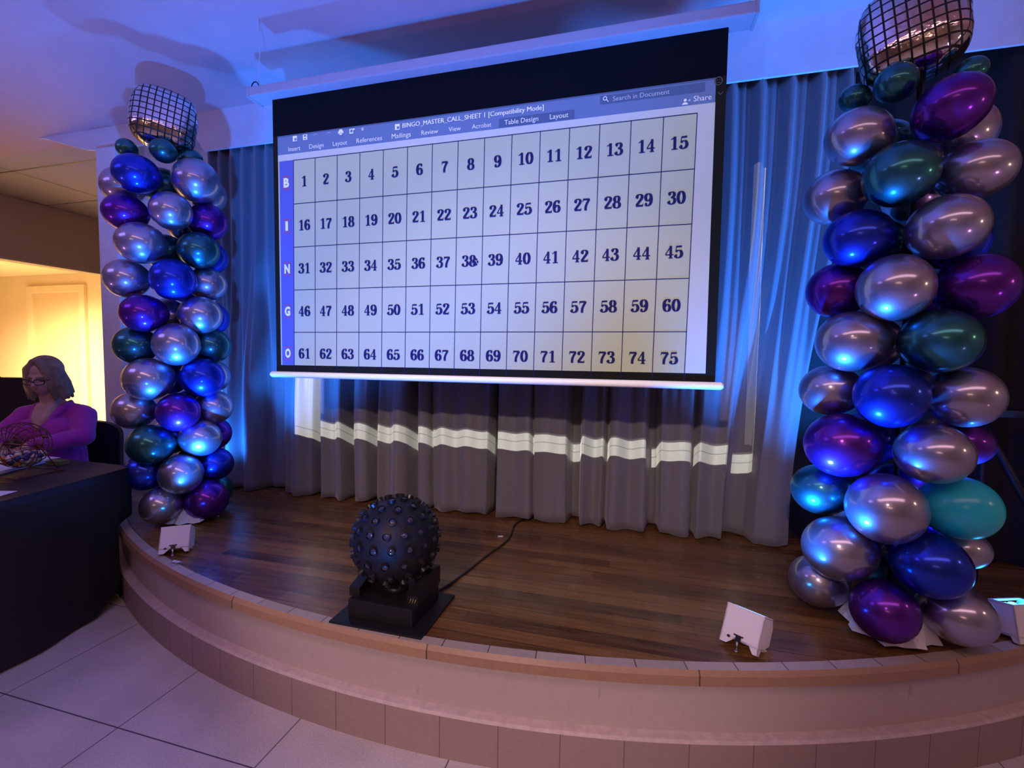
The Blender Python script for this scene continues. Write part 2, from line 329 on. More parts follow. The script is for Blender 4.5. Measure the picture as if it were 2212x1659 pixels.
# wall behind the curtain: plain band above, arched away at its left end
bm = bmesh.new()
box(bm, (-4.13, YW, 0.0), (5.0, YW+0.16, ZC)); struct('wall_back', bm, M_WALL, 'white wall behind the stage curtain')
YH = 2.775
bm = bmesh.new()
pr = [(-4.75, 3.145), (-4.60, 3.10), (-4.44, 3.05), (-4.29, 3.012), (-4.13, 2.992), (-3.20, 2.99), (-3.12, 2.885), (5.0, 2.885), (5.0, ZC), (-4.85, ZC)]
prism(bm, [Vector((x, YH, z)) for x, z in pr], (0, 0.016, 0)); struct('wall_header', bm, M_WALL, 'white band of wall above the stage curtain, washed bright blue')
bm = bmesh.new(); box(bm, (-4.15, 2.735, 0), (-3.95, YW, 2.992), bev=0.01); struct('trim_1', bm, M_WALL, 'violet-lit pilaster left of the balloon column')
# left wall: header over the wide opening into the lit side room
bm = bmesh.new(); box(bm, (-7.15, -7.5, 2.455), (-7.0, 7.0, ZC)); box(bm, (-7.15, -7.5, 0), (-7.0, 1.6, 2.455)); struct('wall_left', bm, M_BEAM, 'tan wall header over the side room opening')
bm = bmesh.new(); box(bm, (-7.16, 1.6, 2.44), (-6.985, 7.0, 2.462)); struct('trim_2', bm, M_CREAM, 'cream edge under the tan header')
bm = bmesh.new(); box(bm, (-16, 6.9, 0), (-3.5, 7.05, 3.3)); struct('wall_side_room', bm, M_CREAM, 'cream wall of the warmly lit side room')
bm = bmesh.new(); box(bm, (-16.1, -2, 0), (-15.95, 7, 3.3)); struct('wall_side_room_far', bm, M_CREAM)
bm = bmesh.new(); quad(bm, [(-16, -2, 3.0), (-16, 7, 3.0), (-7.15, 7, 3.0), (-7.15, -2, 3.0)]); struct('ceiling_side_room', bm, M_CREAM)
# door in the side room
D0, D1, DZ = -12.55, -10.85, 2.76
d = empty('door_1', ((D0+D1)/2, 6.9, 0)); tag(d, 'cream door in the warmly lit side room', 'door', kind='structure')
bm = bmesh.new(); hw = (D1-D0)/2
box(bm, (-hw, -0.06, 0), (-hw+0.16, 0.0, DZ), bev=0.01); box(bm, (hw-0.16, -0.06, 0), (hw, 0.0, DZ), bev=0.01); box(bm, (-hw+0.16, -0.06, DZ-0.14), (hw-0.16, 0.0, DZ), bev=0.01)
link('door_frame', bm, M_CREAM, d)
bm = bmesh.new(); box(bm, (-hw+0.16, -0.025, 0.01), (hw-0.16, -0.002, DZ-0.14)); link('door_leaf', bm, M_DOOR, d)
bm = bmesh.new(); sphere(bm, Vector((-hw+0.27, -0.08, 1.1)), 0.04, 12, 8); tube(bm, [(-hw+0.27, -0.02, 1.1), (-hw+0.27, -0.07, 1.1)], 0.015); link('door_handle', bm, M_STEEL, d)
# hall shell behind the camera
bm = bmesh.new(); box(bm, (-7.15, -7.65, 0), (5.1, -7.5, ZC)); struct('wall_hall', bm, M_BEAM)
bm = bmesh.new(); box(bm, (5.0, -7.5, 0), (5.15, 3.0, ZC)); struct('wall_right', bm, M_WALL)

# ------------------------------------------------------------------ stage
def arc(cx, cy, R, y_end=YW, n=120):
    a = math.asin(max(-1, min(1, (y_end-cy)/R))); a0 = PI-a; a1 = 2*PI+a
    return [Vector((cx+R*math.cos(a0+(a1-a0)*i/n), cy+R*math.sin(a0+(a1-a0)*i/n), 0)) for i in range(n+1)]
def ring(bm, A, za, B, zb, mi=0):
    va = [bm.verts.new((p.x, p.y, za)) for p in A]; vb = [bm.verts.new((p.x, p.y, zb)) for p in B]
    for i in range(len(A)-1):
        f = bm.faces.new((va[i], va[i+1], vb[i+1], vb[i])); f.smooth = True; f.material_index = mi
cx, cy = SC
deck = arc(cx, cy, 4.30)
bm = bmesh.new(); bm.faces.new([bm.verts.new((p.x, p.y, ZS)) for p in deck]); struct('floor_stage', bm, M_WOOD, 'glossy brown floorboards of the stage')
bm = bmesh.new(); a = arc(cx, cy, 4.305); b = arc(cx, cy, 4.345); cc = arc(cx, cy, 4.355)
ring(bm, b, ZS+0.004, a, ZS+0.005); ring(bm, cc, ZS-0.012, b, ZS+0.004, 1); ring(bm, cc, ZS-0.045, cc, ZS-0.012, 1); ring(bm, a, ZS-0.05, cc, ZS-0.045, 1)
struct('trim_stage_nosing', bm, [M_NOSE, M_NOSE2], 'worn wooden nosing along the curved stage edge')
bm = bmesh.new(); r0 = arc(cx, cy, 4.32); ring(bm, r0, 0.15, r0, ZS-0.04); struct('wall_stage_riser', bm, M_RISER, 'pale curved front of the stage')
bm = bmesh.new(); b0 = arc(cx, cy, 4.36); b1 = arc(cx, cy, 4.352); b2 = arc(cx, cy, 4.318)
ring(bm, b0, 0.0, b0, 0.152); ring(bm, b0, 0.152, b1, 0.16, 1); ring(bm, b1, 0.16, b2, 0.163, 1)
struct('baseboard_stage', bm, [M_BASE, M_LEDGE], 'tiled base band along the curved stage front')

# ------------------------------------------------------------------ curtains
FOLDS = [(-2.955, -2.70), (-2.434, -2.216), (-2.12, -1.951), (-1.866, -1.749), (-1.671, -1.468), (-1.383, -1.299), (-1.289, -0.896),
         (-0.844, -0.62), (-0.608, -0.391), (-0.306, -0.182), (-0.155, 0.058), (0.135, 0.312), (0.338, 0.484), (0.628, 0.809)]
def sst(a, b, x):
    t = max(0, min(1, (x-a)/(b-a))); return t*t*(3-2*t)
def fold_y(x, z):
    h = 0.0
    for i, (a, b) in enumerate(FOLDS):
        k = sst(a-0.022, a+0.012, x)*(1-sst(b-0.012, b+0.022, x))
        if k > 0: h = max(h, k*(0.86+0.14*math.sin(2.2*(i*1.7)+(x-a)*38)))
    low = 2.872-0.150*h - 0.012*math.sin(x*41+1.3)
    per = 0.100
    u = (x/per) % 1.0
    top = 2.868 - 0.078*((1+math.cos(2*PI*u))/2)**2.2 - 0.030*((1+math.cos(2*PI*(u-0.45)))/2)**6 + 0.004*math.sin(x*23)
    wt = sst(0.9, 2.3, z)
    return low*(1-wt)+top*wt
def curtain(name, x0, x1, flare0=0.0, flare1=0.0, label=''):
    bm = bmesh.new(); nx = int((x1-x0)/0.0055); zs = [ZS+0.012, 0.45, 0.55, 0.7, 0.85, 1.0, 1.15, 1.3, 1.5, 1.7, 1.9, 2.1, 2.3, 2.5, 2.7, 2.80, 2.86, 2.93]
    rows = []
    for z in zs:
        row = []
        for i in range(nx+1):
            x = x0+(x1-x0)*i/nx; t = sst(0.5, 2.6, z)
            xx = x + flare1*t*sst(0.6, 1.0, i/nx)*1.0 - flare0*t*sst(0.6, 1.0, 1-i/nx)
            zz = z
            if z < 0.42: zz = z+0.006*math.sin(x*17)
            zz = zz
            row.append(bm.verts.new((xx+0.008*math.sin(z*2.3+x*9), fold_y(x, z), zz)))
        rows.append(row)
    for a, b in zip(rows, rows[1:]):
        for i in range(nx):
            f = bm.faces.new((a[i], a[i+1], b[i+1], b[i])); f.smooth = True
    o = link(name, bm, M_CURT); md = o.modifiers.new('thickness', 'SOLIDIFY'); md.thickness = 0.003; md.offset = 0
    tag(o, label, 'curtain', 'grey stage curtains'); return o
curtain('stage_curtain', -3.10, -0.878, 0, 0, 'grey pleated stage curtain left of the centre gap behind the screen')
curtain('stage_curtain', -0.868, 0.835, 0, 0.20, 'grey pleated stage curtain right of the centre gap, ending by the right balloon column')
bm = bmesh.new(); rows = []
for z in (ZS+0.004, 1.0, 1.8, 2.6, 2.95):
    rows.append([bm.verts.new((0.79+0.02*i, 2.918-(0.060+0.035*math.cos(i*0.55)+0.012*math.cos(i*0.21+1)*(1.4-z*0.25))*min(1, max(0, (i-12)/8)), min(z, 2.92 if i < 16 else z))) for i in range(141)])
for a, b in zip(rows, rows[1:]):
    for i in range(140):
        f = bm.faces.new((a[i], a[i+1], b[i+1], b[i])); f.smooth = True
o = link('black_curtain', bm, M_BLACKC); tag(o, 'black drape at the right end of the stage behind the balloons', 'curtain')

# ------------------------------------------------------------------ projection screen
YF = 2.12
def flat(name, col, rough=0.85): return mat(name, col, rough, var=0.015, scale=6, spec=0.1)
M_FAB = flat('screen_black_border', (0.008, 0.008, 0.008))
M_PAGE = flat('projected_page', (0.38, 0.40, 0.30)); M_MARG = flat('projected_margin', (0.44, 0.46, 0.46))
M_TOOL = flat('projected_toolbar', (0.11, 0.16, 0.30)); M_TOOLD = flat('projected_tab', (0.065, 0.10, 0.20)); M_NAVY = flat('projected_numerals', (0.014, 0.012, 0.075))
M_COLB = flat('projected_blue_column', (0.085, 0.105, 0.40)); M_TXT = flat('projected_white_text', (0.72, 0.72, 0.74)); M_TXTD = flat('projected_grey_text', (0.40, 0.42, 0.52))
M_SPILL = flat('projected_spill', (0.06, 0.06, 0.055)); M_RED = flat('projected_red', (0.30, 0.07, 0.17))
scr = empty('projection_screen', ((-1.92+0.31)/2, YF, 1.295)); tag(scr, 'pull-down projection screen hanging over the stage, showing the bingo number sheet', 'projection screen')
O = scr.location
def onscr(name, bm, m, parent=None, smooth=False):
    bmesh.ops.transform(bm, matrix=Matrix.Translation(-O), verts=bm.verts); return link(name, bm, m, parent or scr, smooth)
bm = bmesh.new(); box(bm, (-1.918, YF, 1.295), (0.318, YF+0.004, 2.755)); fab = onscr('screen_fabric', bm, M_FAB)
def pq(bm, x0, z0, x1, z1, lay, mi=0):
    y = YF-0.0006*lay; quad(bm, [(x0, y, z0), (x1, y, z0), (x1, y, z1), (x0, y, z1)], mi)
TX0, TX1 = -1.795, 0.203
def tx(i, z): # column line i at height z
    a = -1.788+(2.425-z)*(-0.0125); b = 0.2093+(2.425-z)*(-0.0135); return a+(b-a)*i/15
def rz_(j): return 2.4255-0.2265*j
bm = bmesh.new()
pq(bm, -1.8875, 1.342, 0.278, 2.462, 1, 0)                     # page
quad(bm, [(0.2093, YF-0.0009, 2.462), (0.1965, YF-0.0009, 1.342), (0.279, YF-0.0009, 1.342), (0.277, YF-0.0009, 2.462)], 1)
pq(bm, -1.8875, 2.4275, 0.278, 2.462, 1.6, 1)
onscr('projected_page', bm, [M_PAGE, M_MARG], fab)
bm = bmesh.new(); pq(bm, -1.8875, 2.4605, 0.277, 2.558, 2, 0); pq(bm, -0.654, 2.4635, -0.303, 2.5035, 3, 1); pq(bm, -0.1925, 2.509, 0.2365, 2.546, 3, 1)
pq(bm, -1.8875, 2.552, 0.277, 2.5585, 3, 1); onscr('toolbar', bm, [M_TOOL, M_TOOLD], fab)
bm = bmesh.new(); quad(bm, [(-1.879, YF-0.0018, 1.343), (tx(0, 1.343), YF-0.0018, 1.343), (tx(0, 2.427), YF-0.0018, 2.427), (-1.878, YF-0.0018, 2.427)]); onscr('letter_column', bm, M_COLB, fab)
bm = bmesh.new()
for i in range(16):
    zb = 1.30
    quad(bm, [(tx(i, zb)-0.0016, YF-0.0024, zb), (tx(i, zb)+0.0016, YF-0.0024, zb), (tx(i, 2.4265)+0.0016, YF-0.0024, rz_(0)), (tx(i, 2.4265)-0.0016, YF-0.0024, rz_(0))])
for j in range(5): pq(bm, tx(0, rz_(j)), rz_(j)-0.0016, tx(15, rz_(j)), rz_(j)+0.0016, 4.2)
onscr('table_lines', bm, M_NAVY, fab)
# serif numerals drawn with a broad-nib pen
def catmull(P, n=9, closed=False):
    P = [Vector((*p, 0)) for p in P]; out = []; m = len(P)
    idx = range(m) if closed else range(m-1)
    for i in idx:
        g = (lambda k: P[k % m]) if closed else (lambda k: P[max(0, min(m-1, k))])
        p0, p1, p2, p3 = g(i-1), g(i), g(i+1), g(i+2)
        for s in range(n):
            t = s/n; out.append(0.5*((2*p1)+(-p0+p2)*t+(2*p0-5*p1+4*p2-p3)*t*t+(-p0+3*p1-3*p2+p3)*t**3))
    if not closed: out.append(P[-1])
    return out
def ell(cx, cy, rx, ry, n=26): return [Vector((cx+rx*math.cos(2*PI*i/n), cy+ry*math.sin(2*PI*i/n), 0)) for i in range(n)]
V_, H_ = 0.108, 0.034
GL = {
 '0': [('e', .30, .5, .205, .46)],
 '1': [('p', [(.33, 0), (.33, 1)], .095, .09), ('p', [(.08, .80), (.2, .86), (.30, .99)], .03, .03), ('p', [(.12, .028), (.54, .028)], .03, .03)],
 '2': [('c', [(.13, .70), (.16, .88), (.32, .96), (.47, .86), (.47, .68), (.34, .46), (.10, .10)]), ('d', .15, .72, .085), ('p', [(.06, .065), (.55, .065)], .06, .065), ('p', [(.54, .05), (.56, .22)], .02, .02)],
 '3': [('c', [(.12, .78), (.18, .92), (.33, .96), (.45, .85), (.43, .65), (.24, .53)]), ('c', [(.24, .53), (.44, .46), (.50, .28), (.42, .09), (.26, .03), (.11, .12), (.10, .22)]), ('d', .14, .77, .075), ('d', .13, .22, .08)],
 '4': [('p', [(.40, .98), (.05, .33)], .035, .035), ('p', [(.03, .29), (.58, .29)], .04, .04), ('p', [(.39, .98), (.39, .0)], .085, .08), ('p', [(.24, .025), (.54, .025)], .026, .026)],
 '5': [('p', [(.14, .90), (.52, .92)], .06, .065), ('p', [(.14, .93), (.11, .50)], .025, .025), ('c', [(.11, .50), (.25, .60), (.42, .57), (.51, .34), (.44, .12), (.27, .03), (.12, .11), (.10, .22)]), ('d', .135, .22, .085)],
 '6': [('c', [(.48, .82), (.42, .94), (.30, .96), (.15, .80), (.10, .45), (.16, .14), (.30, .03), (.44, .10), (.50, .30), (.43, .52), (.29, .57), (.14, .40)]), ('d', .46, .80, .075)],
 '7': [('p', [(.07, .90), (.54, .90)], .07, .075), ('p', [(.08, .96), (.05, .70)], .022, .022), ('c', [(.53, .90), (.36, .58), (.27, .30), (.26, .0)], .09)],
 '8': [('e', .30, .74, .165, .225), ('e', .30, .265, .205, .24)],
 '9': [('c', [(.12, .18), (.18, .06), (.30, .04), (.45, .20), (.50, .55), (.44, .86), (.30, .97), (.16, .90), (.10, .70), (.17, .48), (.31, .43), (.46, .60)]), ('d', .14, .20, .075)],
}
def pen(bm, P, closed, wv, wh, X):
    n = len(P); L = []; R = []
    for i in range(n):
        t = (P[(i+1) % n]-P[i-1]) if closed else (P[min(i+1, n-1)]-P[max(i-1, 0)])
        t.z = 0; t.normalize(); hw = math.sqrt((wv*t.y)**2+(wh*t.x)**2); nn = Vector((-t.y, t.x, 0))
        L.append(bm.verts.new(X(P[i]+nn*hw))); R.append(bm.verts.new(X(P[i]-nn*hw)))
    for i in range(n if closed else n-1):
        j = (i+1) % n; bm.faces.new((L[i], R[i], R[j], L[j]))
lay = [0]
def glyph(bm, ch, x, z, h):
    for k_, st in enumerate(GL[ch]):
        X = lambda p, k_=k_: (x+(0.30+(p.x-0.30)*1.12)*h, YF-0.0030-0.0006*k_-p.z, z+p.y*h)
        if st[0] == 'e': pen(bm, ell(*st[1:]), True, V_, H_, X)
        elif st[0] == 'c':
            cp = catmull(st[1], 7)
            for q_ in range(len(cp)): cp[q_].z = 0.0005*q_/len(cp)
            pen(bm, cp, False, st[2] if len(st) > 2 else V_, H_, X)
        elif st[0] == 'p': pen(bm, [Vector((*q, 0)) for q in st[1]], False, st[2], st[3], X)
        elif st[0] == 'd': bm.faces.new([bm.verts.new(X(p)) for p in ell(st[1], st[2], st[3], st[3], 12)])
for n in range(1, 76):
    bm = bmesh.new()
    j, i = divmod(n-1, 15); zc = (rz_(j)+rz_(j+1))/2; xc = (tx(i, zc)+tx(i+1, zc))/2; h = 0.0535
    s = str(n); wd = 0.60*h+ (len(s)-1)*0.70*h
    for k, ch in enumerate(s): glyph(bm, ch, xc-wd/2+k*0.70*h, zc-h/2, h)
    onscr('numeral', bm, M_NAVY, fab)
def text_mesh(bm, s, x0, x1, z, mi=0, bold=0.0, lay=6, h=None, yaw_pt=None):
    cu = bpy.data.curves.new('t', 'FONT'); cu.body = s; cu.size = 1; cu.offset = bold; cu.resolution_u = 3
    o = bpy.data.objects.new('t', cu); C.objects.link(o); bpy.context.view_layer.update()
    me = o.to_mesh(); xs = [v.co.x for v in me.vertices]; a, b = min(xs), max(xs); k = (x1-x0)/(b-a)
    kz = h if h else k
    vs = [bm.verts.new((x0+(v.co.x-a)*k, YF-0.0006*lay, z+v.co.y*kz)) for v in me.vertices]
    for p in me.polygons:
        try: bm.faces.new([vs[i] for i in p.vertices]).material_index = mi
        except ValueError: pass
    o.to_mesh_clear(); bpy.data.objects.remove(o); bpy.data.curves.remove(cu)
for s, x0, x1 in (("Insert", -1.8182, -1.7427), ("Design", -1.6882, -1.6008), ("Layout", -1.5453, -1.4605), ("References", -1.4067, -1.2618), ("Mailings", -1.2077, -1.104),
                  ("Review", -1.0469, -0.959), ("View", -0.9037, -0.8421), ("Acrobat", -0.7861, -0.6898), ("Table Design", -0.6268, -0.467), ("Layout", -0.4136, -0.3298), ("Share", 0.1932, 0.263)):
    bm = bmesh.new(); text_mesh(bm, s, x0, x1, 2.4730, 0, 0.0); onscr('toolbar_word', bm, [M_TXT, M_TXTD, M_TOOL], fab)
bm = bmesh.new(); text_mesh(bm, "BINGO_MASTER_CALL_SHEET 1 [Compatibility Mode]", -1.1492, -0.4431, 2.519, 0, 0.0); text_mesh(bm, "BINGO_MASTER_CALL_SHEET 1 [Compatibility Mode]", -1.1478, -0.4417, 2.519, 0, 0.0, 7); onscr("title_text", bm, M_TXT, fab)
bm = bmesh.new(); text_mesh(bm, "Search in Document", -0.1368, 0.0966, 2.517, 1, 0.0); onscr("search_text", bm, [M_TXT, M_TXTD], fab)
def icon(x, z, kind):
    y = YF-0.0036
    def r(x0, z0, x1, z1, mi=0, dy=0): quad(bm, [(x+x0, y-dy, z+z0), (x+x1, y-dy, z+z0), (x+x1, y-dy, z+z1), (x+x0, y-dy, z+z1)], mi)
    if kind == 'doc': r(-.013, -.014, .013, .014); r(-.003, -.010, .010, .002, 2, .0003)
    if kind == 'save': r(-.013, -.014, .013, .014); r(-.007, .002, .007, .011, 2, .0003); r(-.005, -.011, .005, -.004, 2, .0003)
    if kind == 'print': r(-.015, -.006, .015, .008); r(-.009, .008, .009, .016); r(-.010, -.014, .010, -.002, 2, .0003); r(-.007, -.012, .007, -.004, 0, .0006)
    if kind == 'edit': r(-.014, -.012, .008, .012); r(-.009, -.006, .004, .008, 2, .0003); r(.006, .004, .017, .012, 0, .0006)
    if kind == 'menu': r(-.007, .006, .007, .009); bm.faces.new([bm.verts.new(p) for p in ((x-.007, y, z+.003), (x, y, z-.006), (x+.007, y, z+.003))])
    if kind == 'undo':
        for k in range(6):
            a = PI*0.2+k*0.4; b = a+0.3; R0, R1 = .009, .012
            quad(bm, [(x+R0*math.cos(a), y, z+R0*math.sin(a)), (x+R1*math.cos(a), y, z+R1*math.sin(a)), (x+R1*math.cos(b), y, z+R1*math.sin(b)), (x+R0*math.cos(b), y, z+R0*math.sin(b))], 1)
    if kind == 'lens':
        P = [Vector((x+.009*math.cos(a*PI/8), y, z+.004+.009*math.sin(a*PI/8))) for a in range(17)]
        Q = [Vector((x+.006*math.cos(a*PI/8), y, z+.004+.006*math.sin(a*PI/8))) for a in range(17)]
        for k in range(16): quad(bm, [P[k], P[k+1], Q[k+1], Q[k]])
        quad(bm, [(x+.006, y, z-.003), (x+.014, y, z-.013), (x+.016, y, z-.011), (x+.008, y, z-.001)])
    if kind == 'ring':
        for k in range(14):
            a = k*PI/7; b = a+PI/7
            quad(bm, [(x+.016*math.cos(a), y, z+.018*math.sin(a)), (x+.012*math.cos(a), y, z+.0135*math.sin(a)), (x+.012*math.cos(b), y, z+.0135*math.sin(b)), (x+.016*math.cos(b), y, z+.018*math.sin(b))], 3)
        r(-.006, .003, -.003, .007, 3); r(.003, .003, .006, .007, 3); r(-.006, -.008, .006, -.005, 3)
    if kind == 'chev':
        quad(bm, [(x-.011, y, z+.006), (x-.007, y, z+.008), (x, y, z), (x, y, z-.005)], 3); quad(bm, [(x, y, z-.005), (x, y, z), (x+.007, y, z+.008), (x+.011, y, z+.006)], 3)
    if kind == 'user':
        bm.faces.new([bm.verts.new((x-.004+.006*math.cos(a*PI/6), y, z+.006+.006*math.sin(a*PI/6))) for a in range(12)])
        bm.faces.new([bm.verts.new((x-.004+.011*math.cos(a*PI/8), y, z-.012+.010*math.sin(a*PI/8))) for a in range(9)])
        r(.008, .003, .018, .005); r(.012, -.001, .014, .009)
for x, z, k in ((-1.7764, 2.535, 'doc'), (-1.713, 2.5355, 'save'), (-1.6506, 2.535, 'undo'), (-1.5668, 2.534, 'undo'), (-1.498, 2.535, 'print'), (-1.433, 2.535, 'edit'), (-1.3716, 2.535, 'menu'), (-1.177, 2.5265, 'doc'), (-0.1707, 2.5285, 'lens'), (0.164, 2.4765, 'user'), (0.287, 2.543, 'ring'), (0.296, 2.490, 'chev')):
    bm = bmesh.new(); icon(x, z, k); onscr('toolbar_icon', bm, [M_TXT, M_TXTD, M_TOOL, M_SPILL], fab)
for ch, j in zip("BINGO", range(5)):
    bm = bmesh.new()
    zc = (rz_(j)+rz_(j+1))/2+0.001; xc = (-1.879+tx(0, zc))/2
    pq(bm, xc-0.022, zc-0.036, xc+0.022, zc+0.036, 4, 1); pq(bm, xc-0.020, zc-0.030, xc+0.020, zc+0.030, 4.6, 2)
    hw = 0.008 if ch == 'I' else 0.0175
    text_mesh(bm, ch, xc-hw, xc+hw, zc-0.0225, 0, 0.05, 6, h=0.064)
    onscr('bingo_letter', bm, [M_TXT, M_RED, M_COLB], fab)
bm = bmesh.new()   # spinning pointer over 38
for k in range(6):
    a = k*PI/3
    bm.faces.new([bm.verts.new((-0.764+0.013*math.cos(a+d_)*q_, YF-0.005, 1.853+0.015*math.sin(a+d_)*q_)) for d_, q_ in ((-.35, .6), (.35, .6), (.35, 1.25), (-.35, 1.25))])
onscr('pointer', bm, M_NAVY, fab)
bm = bmesh.new(); tube(bm, [(-1.956, YF, 1.290), (-1.945, YF, 1.290), (0.340, YF, 1.290), (0.351, YF, 1.290)], [0.010, 0.0165, 0.0165, 0.010], 16); onscr('bottom_bar', bm, M_WHITE)
bm = bmesh.new(); box(bm, (-2.025, 2.06, 2.752), (0.416, 2.16, 2.800), bev=0.006)
M_HOUS = mat('housing_enamel', (0.50, 0.48, 0.48), 0.5, var=0.03)
hous = onscr('screen_housing', bm, M_HOUS)
for x in (-2.02, 0.412):
    bm = bmesh.new(); box(bm, (x-0.006, 2.057, 2.748), (x+0.006, 2.163, 2.804), bev=0.002); onscr('end_cap', bm, M_HOUS, hous)
for x in (-1.985, 0.395):
    bm = bmesh.new(); tube(bm, [(x, 2.11, 2.80), (x-0.01, 2.11, 2.86), (x, 2.11, 3.0), (x, 2.11, ZC)], 0.0015, 6); onscr('hanging_wire', bm, M_WHITE)
bm = bmesh.new(); tube(bm, [(-1.99+0.022*math.cos(a)-0.01, 2.09, 2.815+0.025*math.sin(a)) for a in [i*0.35-0.6 for i in range(12)]], 0.0028, 6); onscr('hook', bm, M_BLKM)

# ------------------------------------------------------------------ wash lights on the stage floor
M_LED = emat('led_lens', (0.02, 0.42, 1.0), 26.0); M_LEDF = emat('led_face', (0.02, 0.25, 1.0), 1.6, (0.05, 0.05, 0.08))
def wash_light(loc, yaw, tilt, label):
    t = empty('wash_light', (loc[0], loc[1], ZS)); t.rotation_euler = (0, 0, yaw)
    tag(t, label, 'stage light', 'white LED wash lights on the stage')
    # local: -Y back panel towards the hall, +Z the LED face, tilted about X
    T = Matrix.Translation((0, 0, 0.016)) @ Matrix.Rotation(tilt, 4, 'X')
    bm = bmesh.new(); hw = 0.064; D = 0.100; H = 0.128
    prof = [(-hw, 0.0), (-hw, H), (hw, H), (hw, 0.0), (hw-0.016, -0.0), (hw-0.030, 0.020), (-hw+0.045, 0.020), (-hw+0.024, 0.0)]
    prism(bm, [Vector((x, 0, z)) for x, z in prof], (0, 0.004, 0))
    for sx in (-1, 1):
        sp_ = [(0, 0.0), (0.018, 0.0), (0.026, 0.018), (D-0.04, 0.018), (D-0.03, 0.03), (D, 0.04), (D, H-0.028), (D-0.02, H), (0, H)]
        prism(bm, [Vector((sx*hw, y, z)) for y, z in sp_], (-sx*0.004, 0, 0))
    box(bm, (-hw, D-0.004, 0.04), (hw, D, H-0.028)); box(bm, (-hw, 0, 0.02), (hw, D, 0.026))
    bmesh.ops.transform(bm, matrix=T, verts=bm.verts); body = link('light_body', bm, M_WHITE, t)
    bm = bmesh.new(); box(bm, (-hw+0.006, 0.006, H-0.022), (hw-0.006, D-0.018, H-0.016)); bmesh.ops.transform(bm, matrix=T, verts=bm.verts); link('led_panel', bm, M_LEDF, t)
    bm = bmesh.new()
    for a, b, e in (((-hw, -0.001), (hw, 0.009), 0), ((-hw, D-0.026), (hw, D-0.016), 0), ((-hw, 0), (-hw+0.010, D-0.018), 0), ((hw-0.010, 0), (hw, D-0.018), 0)):
        box(bm, (a[0], a[1], H-0.004), (b[0], b[1], H+0.003), bev=0.001)
    bmesh.ops.transform(bm, matrix=T, verts=bm.verts); link('bezel', bm, M_WHITE, t)
    for k in range(7):
        x, y = (0, 0) if k == 0 else (0.030*math.cos(k*PI/3), 0.026*math.sin(k*PI/3))
        bm = bmesh.new(); sphere(bm, Vector((x, 0.046+y, H-0.015)), (0.0135, 0.0135, 0.007), 14, 8); bmesh.ops.transform(bm, matrix=T, verts=bm.verts); link('led_lens', bm, M_LED, t)
    bm = bmesh.new(); box(bm, (-0.012, -0.006, 0.016), (0.006, 0.001, 0.036)); box(bm, (-0.020, -0.004, 0.034), (0.012, 0.001, 0.039)); sphere(bm, Vector((-0.036, -0.001, 0.024)), (0.006, 0.002, 0.005), 10, 6)
    bmesh.ops.transform(bm, matrix=T, verts=bm.verts); link('latch', bm, M_BLK, t)
    p0 = T @ Vector((-0.003, -0.004, 0.018))
    bm = bmesh.new(); tube(bm, [p0, (p0.x, p0.y-0.006, 0.004)], 0.0045, 8); lathe(bm, [(0.008, 0), (0.008, 0.006)], 10, Matrix.Translation((p0.x, p0.y-0.006, 0))); link('prop_leg', bm, M_STEEL, t)
    bk = T @ Vector((0, D-0.01, 0.04)); fr = T @ Vector((0, 0.02, 0.02))
    for x in (-hw+0.012, hw-0.012):
        for q_ in (bk, fr):
            bm = bmesh.new(); tube(bm, [(x, q_.y, 0.0), (x, q_.y, max(q_.z, 0.012))], 0.006, 8); link('foot', bm, M_BLK, t)
    return t
wash_light((-2.207, 1.735), math.radians(37), math.radians(-28), 'white LED wash light on the stage edge by the left balloon column, back turned')
wash_light((0.360, 1.704), math.radians(-34), math.radians(-27), 'white LED wash light on the stage edge left of the right balloon column')
wash_light((1.395, 2.03), math.radians(20), math.radians(-12), 'white LED wash light at the right end of the stage edge, its blue lenses showing')

# ------------------------------------------------------------------ rotating mirror-ball effect light
DB = empty('disco_ball_light', (-0.905, 1.615, ZS)); tag(DB, 'black disco ball light studded with lens tubes, standing at the front of the stage', 'disco light')
bm = bmesh.new(); box(bm, (-0.19, -0.165, 0.0), (0.19, 0.15, 0.012), bev=0.003); link('base_plate', bm, M_BLKM, DB)
bm = bmesh.new(); box(bm, (-0.135, -0.125, 0.012), (0.135, 0.11, 0.085), bev=0.006); hbox = link('housing', bm, M_BLKM, DB)
bm = bmesh.new()
for k in range(3): tube(bm, [(0.112+0.010*k, -0.102, 0.095), (0.118+0.010*k, -0.102, 0.112)], 0.0015, 6)
link('vent', bm, mat('yellow_mark', (0.35, 0.30, 0.10), 0.6), hbox)
for sx in (-1, 1):
    bm = bmesh.new(); prism(bm, [Vector((sx*0.10, y, z)) for y, z in ((-0.10, 0.085), (0.10, 0.085), (0.10, 0.155), (0.03, 0.17), (-0.05, 0.135), (-0.10, 0.12))], (sx*0.045, 0, 0)); link('cradle', bm, M_BLKM, DB)
bm = bmesh.new(); lathe(bm, [(0.05, 0.085), (0.045, 0.10), (0.03, 0.115), (0.03, 0.14)], 20); link('spindle', bm, M_BLKM, DB)
RB, ZB = 0.163, 0.285
bm = bmesh.new(); sphere(bm, Vector((0, 0, ZB)), RB, 48, 32); globe = link('globe', bm, mat('globe_black', (0.014, 0.014, 0.016), 0.5, var=0.2, spec=0.25), DB, True)
M_LENS = mat('lens_glass', (0.10, 0.09, 0.12), 0.08, 0.6, 0.3, 60)
bm = bmesh.new(); lathe(bm, [(0.0148, -0.004), (0.0153, 0.014), (0.0130, 0.0145), (0.0125, 0.009)], 14, cap=False)
for f in bm.faces: f.smooth = False
lathe(bm, [(0.0127, 0.0085), (0.010, 0.0105), (0.0055, 0.0115), (0.001, 0.012)], 14, mi=1)
